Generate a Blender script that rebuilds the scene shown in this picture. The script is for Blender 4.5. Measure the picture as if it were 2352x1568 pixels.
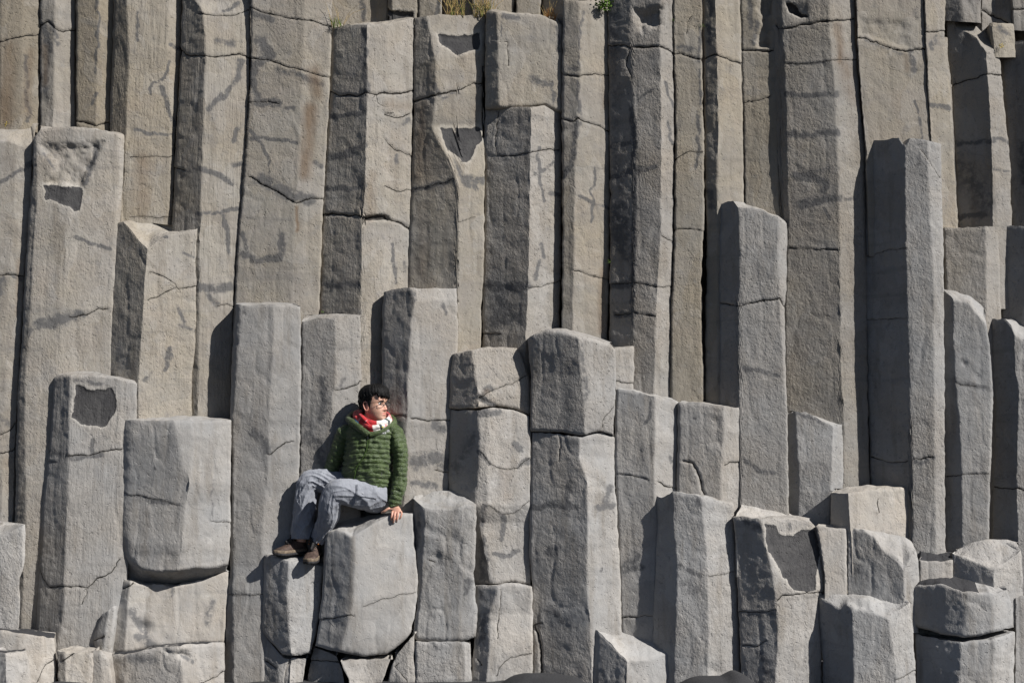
import bpy, math, random
import numpy as np
from mathutils import Vector, Matrix

# ------------------------------------------------------------------ camera, sky, sun, exposure
sc = bpy.context.scene
for _o in list(bpy.data.objects): bpy.data.objects.remove(_o)
COL = sc.collection
CAM_D, CAM_Z, F_PX = 9.0, 1.5, 2880.0
TILT = math.atan(280/2880)
cam = bpy.data.cameras.new('camera'); camo = bpy.data.objects.new('camera', cam); COL.objects.link(camo)
cam.sensor_width = 36; cam.lens = 36*F_PX/2352; cam.clip_end = 500
camo.location = (0, -CAM_D, CAM_Z); camo.rotation_euler = (math.pi/2+TILT, 0, 0)
sc.camera = camo
SUN_AZ, SUN_EL = math.radians(58), math.radians(38)
w = bpy.data.worlds.new('World'); sc.world = w; w.use_nodes = True
nt = w.node_tree; nt.nodes.clear()
sky = nt.nodes.new('ShaderNodeTexSky'); sky.sky_type = 'NISHITA'; sky.sun_disc = False
sky.sun_elevation = SUN_EL; sky.air_density = .45; sky.dust_density = .3
sunvec = Vector((math.sin(SUN_AZ)*math.cos(SUN_EL), -math.cos(SUN_AZ)*math.cos(SUN_EL), math.sin(SUN_EL)))
sky.sun_rotation = math.atan2(sunvec.x, sunvec.y)
bg = nt.nodes.new('ShaderNodeBackground'); bg.inputs['Strength'].default_value = 0.05
wo = nt.nodes.new('ShaderNodeOutputWorld')
nt.links.new(sky.outputs[0], bg.inputs[0]); nt.links.new(bg.outputs[0], wo.inputs[0])
sl = bpy.data.lights.new('sun', 'SUN'); sl.energy = 4.9; sl.angle = math.radians(0.5); sl.color = (1, .968, .93)
so = bpy.data.objects.new('sun', sl); COL.objects.link(so)
so.rotation_euler = sunvec.to_track_quat('Z', 'Y').to_euler()
sc.view_settings.view_transform = 'Standard'; sc.view_settings.look = 'None'
sc.view_settings.exposure = 0.47; sc.view_settings.gamma = 1

# ------------------------------------------------------------------ helpers
_ct, _st = math.cos(TILT), math.sin(TILT)
def unproj(u, v, Y):
    """picture measurement (2352 x 1568 grid) at world depth Y -> world point"""
    u = np.asarray(u, float); v = np.asarray(v, float); Y = np.asarray(Y, float)
    a = (u-1176)/F_PX; b = (784-v)/F_PX
    dy = _ct - b*_st; dz = _st + b*_ct
    s = (Y+CAM_D)/dy
    return np.stack([a*s, Y+0*s, CAM_Z+dz*s], -1)
def _hash(ix, iy, iz, seed):
    h = (ix*374761393 + iy*668265263 + iz*2147483647 + seed*1274126177) & 0xffffffff
    h = ((h ^ (h >> 13))*1274126177) & 0xffffffff
    h = ((h ^ (h >> 16))*2246822519) & 0xffffffff
    return ((h ^ (h >> 15)) & 0xffffff)/float(0xffffff)
def vnoise(p, seed=0):
    p = np.asarray(p, float); f = np.floor(p); i = f.astype(np.int64); t = p-f; t = t*t*t*(t*(t*6-15)+10)
    r = 0
    for dx in (0, 1):
        for dy in (0, 1):
            for dz in (0, 1):
                wgt = (t[..., 0] if dx else 1-t[..., 0])*(t[..., 1] if dy else 1-t[..., 1])*(t[..., 2] if dz else 1-t[..., 2])
                r = r + wgt*_hash(i[..., 0]+dx, i[..., 1]+dy, i[..., 2]+dz, seed)
    return r*2-1
def fbm(p, o=4, seed=0, g=.5):
    r = 0; a = 1
    for k in range(o):
        r = r + a*vnoise(p*(2.03**k)+k*17.3, seed+k); a *= g
    return r
def tag(o, label=None, cat=None, group=None, kind=None):
    if label: o['label'] = label
    if cat: o['category'] = cat
    if group: o['group'] = group
    if kind: o['kind'] = kind
    return o
def mk(name, V, Fq, mat=None, parent=None, smooth=True, attrs=None, origin=None, sharp=None):
    V = np.asarray(V, float).reshape(-1, 3)
    if origin is None: origin = np.array([V[:, 0].mean(), V[:, 1].mean(), V[:, 2].min()]) if parent is None else np.zeros(3)
    me = bpy.data.meshes.new(name)
    if isinstance(Fq, np.ndarray):
        n = len(Fq); k = Fq.shape[1]
        me.vertices.add(len(V)); me.vertices.foreach_set('co', (V-origin).astype(np.float32).ravel())
        me.loops.add(n*k); me.loops.foreach_set('vertex_index', Fq.astype(np.int32).ravel())
        me.polygons.add(n); me.polygons.foreach_set('loop_start', np.arange(0, n*k, k, dtype=np.int32))
        me.update(calc_edges=True)
    else:
        me.from_pydata([tuple(x) for x in (V-origin)], [], [tuple(f) for f in Fq]); me.update()
    me.polygons.foreach_set('use_smooth', np.full(len(me.polygons), smooth))
    if sharp and smooth: me.set_sharp_from_angle(angle=math.radians(sharp))
    for k, a in (attrs or {}).items():
        at = me.attributes.new(k, 'FLOAT', 'POINT'); at.data.foreach_set('value', np.asarray(a, np.float32).ravel())
    if mat: me.materials.append(mat)
    o = bpy.data.objects.new(name, me); COL.objects.link(o); o.location = origin
    if parent: o.parent = parent
    return o
def grid_faces(R, C, wrap=False):
    j, i = np.meshgrid(np.arange(R-1), np.arange(C if wrap else C-1), indexing='ij')
    i2 = (i+1) % C
    return np.stack([j*C+i, (j+1)*C+i, (j+1)*C+i2, j*C+i2], -1).reshape(-1, 4)
def seg_dist(u, v, pts):
    pts = np.asarray(pts, float); d = np.full(u.shape, 1e9)
    for (x0, y0), (x1, y1) in zip(pts[:-1], pts[1:]):
        dx, dy = x1-x0, y1-y0; L = dx*dx+dy*dy+1e-9
        t = np.clip(((u-x0)*dx+(v-y0)*dy)/L, 0, 1)
        d = np.minimum(d, np.hypot(u-x0-t*dx, v-y0-t*dy))
    return d
def in_poly(u, v, pts):
    r = np.zeros(u.shape, bool); n = len(pts)
    for k in range(n):
        x0, y0 = pts[k]; x1, y1 = pts[(k+1) % n]
        if y0 == y1: continue
        c = ((y0 > v) != (y1 > v)) & (u < (x1-x0)*(v-y0)/(y1-y0)+x0)
        r ^= c
    return r
# node helpers
class NT:
    def __init__(s, name):
        s.m = bpy.data.materials.new(name); s.m.use_nodes = True; s.t = s.m.node_tree; s.t.nodes.clear()
        s.out = s.n('ShaderNodeOutputMaterial'); s.b = s.n('ShaderNodeBsdfPrincipled'); s.l(s.b.outputs[0], s.out.inputs[0])
    def n(s, ty, **k):
        x = s.t.nodes.new(ty)
        for a, b in k.items(): setattr(x, a, b)
        return x
    def l(s, a, b): s.t.links.new(a, b)
    def setin(s, inp, v):
        if isinstance(v, bpy.types.NodeSocket): s.l(v, inp)
        elif isinstance(v, (tuple, list)): inp.default_value = tuple(v)+((1,) if len(v) == 3 and len(inp.default_value) == 4 else ())
        else: inp.default_value = v
    def math(s, op, a, b=0, c=0, clamp=False):
        x = s.n('ShaderNodeMath', operation=op); x.use_clamp = clamp
        s.setin(x.inputs[0], a); s.setin(x.inputs[1], b)
        if op in ('MULTIPLY_ADD', 'SMOOTH_MIN', 'SMOOTH_MAX', 'COMPARE'): s.setin(x.inputs[2], c)
        return x.outputs[0]
    def mix(s, f, a, b, mode='MIX'):
        x = s.n('ShaderNodeMix', data_type='RGBA', blend_type=mode)
        s.setin(x.inputs[0], f); s.setin(x.inputs[6], a); s.setin(x.inputs[7], b); return x.outputs[2]
    def ramp(s, v, a, b, lo=0, hi=1, smooth=True):
        x = s.n('ShaderNodeMapRange'); x.interpolation_type = 'SMOOTHSTEP' if smooth else 'LINEAR'
        for k, q in zip(range(5), (v, a, b, lo, hi)): s.setin(x.inputs[k], q)
        return x.outputs[0]
    def noise(s, scale, detail=4, rough=.55, vec=None, stretch=None, dist=0):
        g = vec or s.n('ShaderNodeNewGeometry').outputs['Position']
        if stretch:
            mp = s.n('ShaderNodeMapping'); s.l(g, mp.inputs[0]); mp.inputs['Scale'].default_value = stretch; g = mp.outputs[0]
        x = s.n('ShaderNodeTexNoise'); s.l(g, x.inputs['Vector']); x.inputs['Scale'].default_value = scale
        x.inputs['Detail'].default_value = detail; x.inputs['Roughness'].default_value = rough; x.inputs['Distortion'].default_value = dist
        return x.outputs['Fac']
    def attr(s, name, obj=False):
        x = s.n('ShaderNodeAttribute', attribute_name=name)
        if obj: x.attribute_type = 'OBJECT'
        return x.outputs['Fac']
    def bump(s, h, dist, strength=1, prev=None):
        x = s.n('ShaderNodeBump'); s.setin(x.inputs['Height'], h); x.inputs['Distance'].default_value = dist; x.inputs['Strength'].default_value = strength
        if prev is not None: s.l(prev, x.inputs['Normal'])
        return x.outputs[0]

def rock_material():
    m = NT('weathered_basalt'); b = m.b
    warm = m.attr('warm', True); tone = m.attr('tone', True)
    n1 = m.noise(2.2, 5, .6); n2 = m.noise(9, 5, .65); n3 = m.noise(150, 2, .6); st = m.noise(5, 5, .6, stretch=(2.2, 2.2, .28))
    n4 = m.noise(38, 3, .6)
    wf = m.math('ADD', warm, m.math('MULTIPLY', m.math('SUBTRACT', n1, .5), 1.1), clamp=True)
    c = m.mix(wf, (.262, .259, .253), (.300, .252, .194))
    # lichen tint
    lich = m.ramp(m.math('MULTIPLY', m.noise(3.3, 5, .7), warm), .17, .42)
    c = m.mix(m.math('MULTIPLY', lich, .12), c, (.31, .30, .19))
    # rain streaks and mottling
    c = m.mix(m.ramp(st, .50, .74, 0, .50), c, (.145, .125, .10))
    c = m.mix(m.ramp(n2, .54, .74, 0, .42), c, (.165, .162, .16))
    c = m.mix(m.ramp(n2, .28, .42, .22, 0), c, (.46, .45, .43))
    c = m.mix(m.ramp(n3, .56, .70, 0, .22), c, (.13, .13, .13))
    c = m.mix(m.ramp(n3, .28, .42, .18, 0), c, (.56, .54, .50))
    # flakes of slightly different tone, and faint level banding
    fl = m.ramp(m.noise(1.9, 3, .45, dist=1.2), .515, .53); fl2 = m.ramp(m.noise(4.3, 2, .4, stretch=(1, 1, .6), dist=.6), .56, .572)
    c = m.mix(m.math('MULTIPLY', fl, .14), c, (.14, .135, .13)); c = m.mix(m.math('MULTIPLY', fl2, .16), c, (.40, .385, .36))
    bd = m.noise(2.2, 4, .6, stretch=(.45, .45, 5.5)); c = m.mix(m.ramp(bd, .56, .74, 0, .30), c, (.12, .118, .116))
    # stains traced on the surface
    rust = m.attr('rust'); stain = m.attr('stain')
    sj = m.math('MULTIPLY', stain, m.ramp(m.noise(26, 4, .65), .28, .62, .35, 1.25), clamp=True)
    c = m.mix(m.ramp(sj, .12, .7, 0, .82), c, (.088, .088, .09))
    rj = m.math('MULTIPLY', rust, m.ramp(st, .3, .6, .5, 1.1), clamp=True)
    c = m.mix(m.math('MULTIPLY', rj, .78), c, (.155, .105, .065))
    # fresh dark scars where the crust has broken off
    sd = m.math('ADD', m.attr('scar'), m.math('MULTIPLY', m.math('SUBTRACT', m.noise(30, 4, .7), .5), 7))
    sm = m.ramp(sd, -.6, .8)
    rim = m.math('MULTIPLY', m.ramp(sd, -11, -1), m.math('SUBTRACT', 1, sm))
    c = m.mix(m.math('MULTIPLY', rim, .35), c, (.47, .44, .39))
    scol = m.mix(m.ramp(n2, .35, .65), (.046, .045, .046), (.070, .068, .067))
    c = m.mix(sm, c, scol)
    # joints: occlusion shade of the cracks put into the colour, plus dirt
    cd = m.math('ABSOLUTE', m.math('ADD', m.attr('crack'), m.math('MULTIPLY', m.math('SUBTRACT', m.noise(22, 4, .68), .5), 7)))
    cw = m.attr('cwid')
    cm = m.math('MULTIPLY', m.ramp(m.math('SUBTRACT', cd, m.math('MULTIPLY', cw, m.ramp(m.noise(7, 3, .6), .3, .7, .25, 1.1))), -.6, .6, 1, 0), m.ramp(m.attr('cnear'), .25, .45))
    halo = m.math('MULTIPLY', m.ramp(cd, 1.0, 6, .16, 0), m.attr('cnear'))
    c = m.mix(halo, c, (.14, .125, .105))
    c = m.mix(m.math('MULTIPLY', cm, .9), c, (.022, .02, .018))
    # dark sand lying on ledges
    sa = m.ramp(m.math('ADD', m.attr('sand'), m.math('MULTIPLY', m.math('SUBTRACT', m.noise(7, 4, .6), .5), .9)), .5, .56)
    c = m.mix(sa, c, (.032, .032, .034))
    hsv = m.n('ShaderNodeHueSaturation'); m.l(c, hsv.inputs['Color']); m.l(tone, hsv.inputs['Value'])
    m.l(hsv.outputs[0], b.inputs['Base Color'])
    b.inputs['Roughness'].default_value = .88; b.inputs['Specular IOR Level'].default_value = .22
    rg = m.attr('rgh', True)
    h1 = m.noise(24, 5, .62, stretch=(1, 1, .72)); h2 = m.noise(62, 4, .62, stretch=(1, 1, .7))
    h3 = m.noise(34, 4, .65, stretch=(1.4, 1.4, .13)); fur = m.attr('fur', True)
    nb0 = m.bump(m.math('MULTIPLY', h3, fur), .009, 1); nb = m.bump(m.math('MULTIPLY', h1, rg), .0045, 1, nb0)
    pit = m.math('MULTIPLY', m.ramp(n4, .60, .72), -.6)
    nb2 = m.bump(m.math('MULTIPLY', m.math('ADD', m.math('MULTIPLY', h2, m.ramp(n1, .3, .65, .45, 1.25)), pit), rg), .0064, 1, nb)
    nb3 = m.bump(m.math('ADD', m.math('MULTIPLY', cm, -1), m.math('MULTIPLY', m.math('ADD', fl, fl2), .09)), .008, 1, nb2)
    m.l(nb3, b.inputs['Normal'])
    return m.m
ROCK = rock_material()

def simple(name, col, rough=.6, spec=.3, var=.15, nscale=40, bumpd=0, bscale=200, metal=0, coat=0):
    m = NT(name); n = m.noise(nscale, 4, .6)
    dk = tuple(max(0, x*(1-var*1.6)) for x in col); lt = tuple(min(1, x*(1+var*1.2)) for x in col)
    m.l(m.mix(m.ramp(n, .3, .7), dk, lt), m.b.inputs['Base Color'])
    m.b.inputs['Roughness'].default_value = rough; m.b.inputs['Specular IOR Level'].default_value = spec; m.b.inputs['Metallic'].default_value = metal
    if bumpd: m.l(m.bump(m.noise(bscale, 3, .6), bumpd), m.b.inputs['Normal'])
    return m.m

# ------------------------------------------------------------------ one basalt column / block
STEP = 3.0
_seed = [10]; LAST = {0: .7}; DBG = False
GROUPC = 'basalt columns and blocks of the cliff'
def block(label, y, cr, th, top=None, bot=None, back=None, td=.42, warm=.3, tone=1.0, ext=.5, under=False,
          cracks=(), stains=(), scars=(), rust=(), sand=0, amp=1.0, name='basalt_rock', side=.35, inw=.08, lip=.006, rnd=1.7, step=None, big=1.0, ubot=None, pits=(), rgh=None, fur=.12, sandr=1.0):
    _seed[0] += 7; seed = _seed[0]; st_ = step or STEP
    cr = [np.array(c, float) for c in cr]; K = len(cr)
    th = [t if t < -36 else (max(t*1.3, -31) if t < 0 else t*1.3) for t in th]
    top = np.array(top if top else [c[0] for c in cr], float); bot = np.array(bot if bot else [c[-1] for c in cr], float)
    vt, vb = top[:, 1].mean(), bot[:, 1].mean(); vm = (vt+vb)/2
    cu = lambda k, v: np.interp(v, cr[k][:, 1], cr[k][:, 0])
    um = [float(np.mean([cu(k, vt+(vb-vt)*q) for q in (.15, .4, .6, .85)])) for k in range(K)]
    mp = (CAM_D+y)/F_PX
    off = [0.]
    for k in range(K-1): off.append(off[-1]+(um[k+1]-um[k])*mp*math.tan(math.radians(th[k])))
    mn = min(off); off = [o-mn for o in off]
    if isinstance(y, tuple): y = LAST[y[0]]-off[0]+y[1]
    LAST[0] = y+off[-1]; LAST['m'] = y
    if DBG: print('DBG %-60s y %.2f L %.2f R %.2f u %d-%d' % (label[:60], y, y+off[0], y+off[-1], um[0], um[-1]))
    S = []
    for k in range(K-1):
        n = max(2, int(math.ceil((um[k+1]-um[k])/st_)))
        S += [k+q/n for q in range(n)]
    S.append(K-1.0); S = np.array(S); ns = len(S)
    Ys = np.interp(S, range(K), off); Us = np.interp(S, range(K), um)
    # soften the arrises
    if K > 2:
        W = np.exp(-((Us[:, None]-Us[None])/rnd)**2*1.2); W /= W.sum(1, keepdims=True); Yk = W@Ys
        keep = np.clip(np.minimum(Us-Us[0], Us[-1]-Us)/(rnd*2), 0, 1); Ys = Ys*(1-keep)+Yk*keep
    de = np.minimum(Us-Us[0], Us[-1]-Us)
    dYs = Ys-np.interp(S, range(K), off) + .011*np.clip(1-de/4, 0, 1)**2
    nr = max(4, int((vb-vt)/st_)); T = np.linspace(0, 1, nr)
    TT, SS = np.meshgrid(T, S, indexing='ij')
    V = vt+(vb-vt)*TT; 
    for _ in range(4):
        U = np.zeros_like(V)
        cus = np.stack([np.interp(V, cr[k][:, 1], cr[k][:, 0]) for k in range(K)], 0)
        k0 = np.clip(np.floor(SS).astype(int), 0, K-2); fr = SS-k0
        U = np.take_along_axis(cus, k0[None], 0)[0]*(1-fr)+np.take_along_axis(cus, (k0+1)[None], 0)[0]*fr
        a = np.interp(U, top[:, 0], top[:, 1]); b = np.interp(U, bot[:, 0], bot[:, 1])
        V = a+(b-a)*TT
    # each face stays plane where its arris wanders: depth follows the local width
    ol = [np.full_like(V, off[0])]
    for k in range(K-1): ol.append(ol[-1]+(cus[k+1]-cus[k])*mp*math.tan(math.radians(th[k])))
    ol = np.stack(ol, 0); drift = ol[-1]-off[-1]
    for k in range(K): ol[k] = ol[k]-.55*drift*(cus[k]-cus[0])/np.maximum(cus[-1]-cus[0], 1)
    YL = np.take_along_axis(ol, k0[None], 0)[0]*(1-fr)+np.take_along_axis(ol, (k0+1)[None], 0)[0]*fr
    # wobble of edges
    pj = np.stack([U*.011, V*.016, np.full_like(U, seed*.37)], -1)
    U = U+vnoise(pj*3.1, seed)*1.3+vnoise(pj*9, seed+3)*.7
    tp = np.stack([U*.03, np.full_like(U, seed*1.3), np.zeros_like(U)], -1)
    V = V+(vnoise(tp, 5)*2.2+vnoise(tp*3.3, 8)*1.3)*(1-TT)
    dtop = V-a; YY = y+YL+dYs[None, :]+lip*np.clip(1-dtop/6, 0, 1)**2
    if under: YY = YY+.016*np.clip(1-(b-V)/8, 0, 1)**2
    P = unproj(U, V, YY)
    rows = [P]; Urow = [U]; Vrow = [V]; tops = []
    # side samples
    def with_sides(P, U, V):
        L, R = P[:, :1], P[:, -1:]; ks = np.array([1, .66, .33, .1]); wd = (R[..., 0]-L[..., 0]).mean()
        iw = min(inw, wd*.3)
        Ls = np.concatenate([L+np.array([iw*k, side*k, 0]) for k in ks], 1)
        Rs = np.concatenate([R+np.array([-iw*k, side*k, 0]) for k in ks[::-1]], 1)
        far = np.full((P.shape[0], 4), -9999.)
        return np.concatenate([Ls, P, Rs], 1), np.concatenate([far, U, far], 1), np.concatenate([far, V, far], 1)
    side_full = side; side = min(side, td*.75) if back is not None else side
    P, U, V = with_sides(P, U, V)
    cap = np.zeros(P.shape[:2])
    # top cap, from the back edge to the front edge
    P0 = P[0].copy()
    Yb = y+max(off)*.5+td
    if back is not None:
        bk = np.array(back, float); ub = np.linspace(bk[0, 0], bk[-1, 0], P0.shape[0]); B = unproj(ub, np.interp(ub, bk[:, 0], bk[:, 1]), np.full(ub.shape, Yb))
    else:
        B = P0.copy(); B[:, 1] = np.maximum(Yb, P0[:, 1]+.02); B[:, 2] = P0[:, 2].mean()*.6+P0[:, 2]*.4
        B[:, 0] = P0[:, 0]*.86+P0[:, 0].mean()*.14
    kk = np.concatenate([[1, .66, .33, .1], np.zeros(P0.shape[0]-8), [.1, .33, .66, 1]])*np.clip(side/np.maximum(B[:, 1]-P0[:, 1]+side*np.concatenate([[1, .66, .33, .1], np.zeros(P0.shape[0]-8), [.1, .33, .66, 1]]), .05), 0, 1)
    P[:, :, 2] += (kk*(B[:, 2]-P0[:, 2]))[None]*(1-T)[:, None]; P0 = P[0]
    dcap = float(np.abs(B[:, 1]-P0[:, 1]).max()); nc = max(5, int(dcap/(.012*st_/3)))
    wv = np.linspace(1, 0, nc, endpoint=False)
    C = P0[None]*(1-wv[:, None, None])+B[None]*wv[:, None, None]
    G = np.concatenate([C, P], 0); far = np.full(C.shape[:2], -9999.)
    U = np.concatenate([far, U], 0); V = np.concatenate([far, V], 0); cap = np.concatenate([np.ones(C.shape[:2]), cap], 0)
    capw = np.concatenate([np.repeat(wv[:, None], C.shape[1], 1), np.zeros(P.shape[:2])], 0)
    PL = P[-1]
    if under:
        if ubot is not None:
            bk = np.array(ubot, float); ub = np.linspace(bk[0, 0], bk[-1, 0], PL.shape[0]); B = unproj(ub, np.interp(ub, bk[:, 0], bk[:, 1]), np.full(ub.shape, y+max(off)*.5+side))
        else:
            B = PL.copy(); B[:, 1] = y+max(off)+side; B[:, 0] = PL[:, 0]*.9+PL[:, 0].mean()*.1
        wv2 = np.linspace(0, 1, 14)[1:]
        E = PL[None]*(1-wv2[:, None, None])+B[None]*wv2[:, None, None]
    elif ext:
        E = np.concatenate([PL[None]+np.array([0, 0, -ext*q]) for q in (.08, .3, .6, 1)], 0)
    else: E = np.zeros((0,)+PL.shape)
    if len(E):
        G = np.concatenate([G, E], 0); far = np.full(E.shape[:2], -9999.)
        U = np.concatenate([U, far], 0); V = np.concatenate([V, far], 0); cap = np.concatenate([cap, 0*far], 0); capw = np.concatenate([capw, 0*far], 0)
    # normals and relief
    ts = np.gradient(G, axis=1); tr = np.gradient(G, axis=0); N = np.cross(tr, ts); N /= (np.linalg.norm(N, axis=-1, keepdims=True)+1e-9)
    q = G+np.array([seed*3.1, 0, seed*1.7])
    d = big*.008*vnoise(q*np.array([2.2, 2.2, 1.3]), seed)+.0018*vnoise(q*np.array([6, 6, 4]), seed+1)
    fine = .0013*fbm(q*np.array([17, 17, 13]), 3, seed+2, .62)
    rdg = np.abs(vnoise(q*np.array([9, 9, 3.5])+7, seed+5)); d = d-.003*np.clip(.25-rdg, 0, 1)/.25
    edge = np.ones(G.shape[:2]); 
    d = (d+fine)*amp*edge
    d = d+cap*(.010*vnoise(q*4.1, seed+4)+.006*vnoise(q*13, seed+6))*np.clip(capw*6, 0, 1)
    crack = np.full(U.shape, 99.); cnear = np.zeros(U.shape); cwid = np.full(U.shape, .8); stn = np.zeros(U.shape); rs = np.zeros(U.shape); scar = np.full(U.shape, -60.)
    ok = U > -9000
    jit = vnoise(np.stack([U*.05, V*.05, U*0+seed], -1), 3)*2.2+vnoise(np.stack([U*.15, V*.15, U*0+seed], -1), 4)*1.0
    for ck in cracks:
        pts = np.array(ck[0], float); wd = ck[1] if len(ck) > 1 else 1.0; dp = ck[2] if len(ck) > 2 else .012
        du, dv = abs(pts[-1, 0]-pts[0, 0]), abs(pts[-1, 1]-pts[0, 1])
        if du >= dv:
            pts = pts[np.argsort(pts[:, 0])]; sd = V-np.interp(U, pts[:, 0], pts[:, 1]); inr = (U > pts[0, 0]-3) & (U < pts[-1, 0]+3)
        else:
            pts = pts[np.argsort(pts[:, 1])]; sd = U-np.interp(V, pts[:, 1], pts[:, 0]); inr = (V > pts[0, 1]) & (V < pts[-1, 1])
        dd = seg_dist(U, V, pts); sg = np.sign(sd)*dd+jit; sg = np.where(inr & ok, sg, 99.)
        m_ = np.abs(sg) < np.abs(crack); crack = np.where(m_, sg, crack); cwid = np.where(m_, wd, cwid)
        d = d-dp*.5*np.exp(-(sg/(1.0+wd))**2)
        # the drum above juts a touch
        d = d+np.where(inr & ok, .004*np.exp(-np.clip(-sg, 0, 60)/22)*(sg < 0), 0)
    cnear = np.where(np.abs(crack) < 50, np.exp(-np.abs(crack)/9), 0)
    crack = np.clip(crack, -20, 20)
    for s_ in stains:
        pts, r = s_[0], s_[1]; k_ = s_[2] if len(s_) > 2 else 1
        dd = seg_dist(U+jit*2.0, V+jit*1.4, pts); stn = np.maximum(stn, np.where(ok, k_*np.clip(1.0-dd/(r*1.45), 0, 1)*1.1, 0))
    for s_ in rust:
        pts, r = s_[0], s_[1]; dd = seg_dist(U+jit, V, pts); rs = np.maximum(rs, np.where(ok, np.clip(1.1-dd/r, 0, 1)*(s_[2] if len(s_) > 2 else 1), 0))
    for s_ in scars:
        pts = s_[0]; dp = s_[1]; dark = s_[2] if len(s_) > 2 else True
        sd = seg_dist(U, V, list(pts)+[pts[0]])*np.where(in_poly(U, V, pts), 1, -1)+jit*1.8
        sd = np.where(ok, sd, -60.)
        d = d-dp*(np.clip((sd+1)/5, 0, 1) if dark else np.clip((sd+3)/16, 0, 1)**1.3*(1+.35*jit/3))
        if dark: scar = np.maximum(scar, sd)
    for (pu, pv, pr, pd) in pits:
        d = d-np.where(ok, pd*np.exp(-((U-pu)**2+(V-pv)**2)/pr**2), 0)
    G = G+N*d[..., None]
    R_, C_ = G.shape[:2]
    sand_a = cap*sand*np.clip(1.75-np.abs(capw-.55)*1.6, 0, 1)*(np.linspace(0, 1, cap.shape[1])[None] < sandr) if sand else np.zeros(cap.shape)
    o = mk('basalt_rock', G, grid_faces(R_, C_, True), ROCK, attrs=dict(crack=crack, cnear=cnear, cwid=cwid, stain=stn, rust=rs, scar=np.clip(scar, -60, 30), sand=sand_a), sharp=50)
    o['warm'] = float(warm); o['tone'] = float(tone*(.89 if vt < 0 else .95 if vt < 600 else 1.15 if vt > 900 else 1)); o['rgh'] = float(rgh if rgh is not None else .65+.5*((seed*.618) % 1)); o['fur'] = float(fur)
    tag(o, label, 'rock', GROUPC)
    return o
# ------------------------------------------------------------------ the setting: sand ground and the cliff mass behind
def build_ground():
    m = NT('black_sand'); n = m.noise(300, 3, .7); n2 = m.noise(6, 4, .6)
    c = m.mix(m.ramp(n, .35, .7), (.014, .014, .016), (.055, .055, .058)); c = m.mix(m.ramp(n2, .4, .7, 0, .5), c, (.02, .02, .022))
    m.l(c, m.b.inputs['Base Color']); m.b.inputs['Roughness'].default_value = .9
    m.l(m.bump(m.noise(220, 3, .7), .004), m.b.inputs['Normal'])
    xs = np.concatenate([[-60, -30, -12, -7], np.arange(-4.6, 4.6, .03), [7, 12, 30, 60]])
    ys = np.concatenate([[-60, -30, -14, -9, -6, -4], np.arange(-2.6, 1.6, .04), [3, 8]])
    X, Y = np.meshgrid(xs, ys)
    Z = 0*X-.09
    Z += .03*vnoise(np.stack([X*1.4, Y*1.4, X*0], -1), 4)
    for (u, r, h, yy) in ((170, .20, .12, -.32), (1255, .36, .175, -.32), (1630, .28, .14, -.35), (1500, .12, .03, -.3), (1690, .10, .05, -.3)):
        x0 = (u-1176)/F_PX*(CAM_D+yy); Z += h*np.exp(-((X-x0)/r)**4-((Y-yy)/.42)**2)
    Z += .006*fbm(np.stack([X*9, Y*9, X*0], -1), 3, 3)
    o = mk('ground', np.stack([X, Y, Z], -1), grid_faces(*X.shape), m.m, origin=np.zeros(3)); tag(o, kind='structure')
build_ground()
def build_cliff():
    xs = np.arange(-14, 14, .04); zs = np.concatenate([[-.5], np.arange(0, 4.6, .06), np.arange(4.6, 9, .3)])
    X, Z = np.meshgrid(xs, zs)
    ph = X/.42+.35*np.sin(X*2.1); zig = np.abs((ph % 1)-.5)*2
    Y = 1.45-.14*np.clip(zig, .15, .85)+.35*vnoise(np.stack([np.floor(ph), 0*ph, 0*ph], -1), 9)*.5
    Y += .02*vnoise(np.stack([X*4, Z*2, X*0], -1), 3)
    V = np.stack([X, Y, Z], -1)[::-1]
    top = V[0].copy(); top[:, 1] += 12
    V = np.concatenate([top[None], V], 0)
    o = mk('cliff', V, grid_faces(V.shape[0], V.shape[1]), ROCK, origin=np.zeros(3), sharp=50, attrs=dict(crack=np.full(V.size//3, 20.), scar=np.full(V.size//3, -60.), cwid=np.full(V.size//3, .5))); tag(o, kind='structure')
    o['warm'] = .5; o['tone'] = .85; o['rgh'] = 1.; o['fur'] = .2
build_cliff()
T0 = -110   # tops of the tall columns run on above the picture
B = block
# ------------------------------------------------------------------ far columns seen over the ledge
B('distant brown column behind the first grass tuft on the high ledge', .98, [[(752,T0),(752,70)],[(862,T0),(866,70)],[(892,T0),(890,70)]], [4,-30], warm=.75, tone=.82, stains=[([(830,-10),(836,45)],7)])
B('distant column with a broken dark ledge left of the tall dry grass', .90, [[(889,T0),(889,60)],[(905,T0),(900,60)],[(955,T0),(955,60)],[(962,T0),(962,60)]], [-35,8,40], warm=.7, tone=.85, scars=[([(890,22),(950,28),(950,60),(886,60)],.03)])
B('distant column just left of the tall dry grass on the high ledge', .92, [[(962,T0),(960,60)],[(1016,T0),(1016,60)]], [-4], warm=.7, tone=.85, stains=[([(1010,-10),(1000,30)],6)])
B('distant shadowed column behind the tall dry grass', 1.02, [[(1018,T0),(1018,60)],[(1050,T0),(1050,60)],[(1084,T0),(1086,60)]], [-42,-12], warm=.6, tone=.75)
B('distant column between the dry grass clumps on the high ledge', .92, [[(1084,T0),(1084,60)],[(1120,T0),(1120,60)],[(1182,T0),(1182,60)]], [-5,12], warm=.7, tone=.85)
B('distant column left of the orange grass tuft on the high ledge', .94, [[(1184,T0),(1184,60)],[(1244,T0),(1242,60)]], [-2], warm=.7, tone=.85)
B('distant dark column behind the orange grass tuft', .98, [[(1246,T0),(1246,70)],[(1262,T0),(1262,70)],[(1300,T0),(1300,70)]], [-42,-42], warm=.4, tone=.8)
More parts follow.
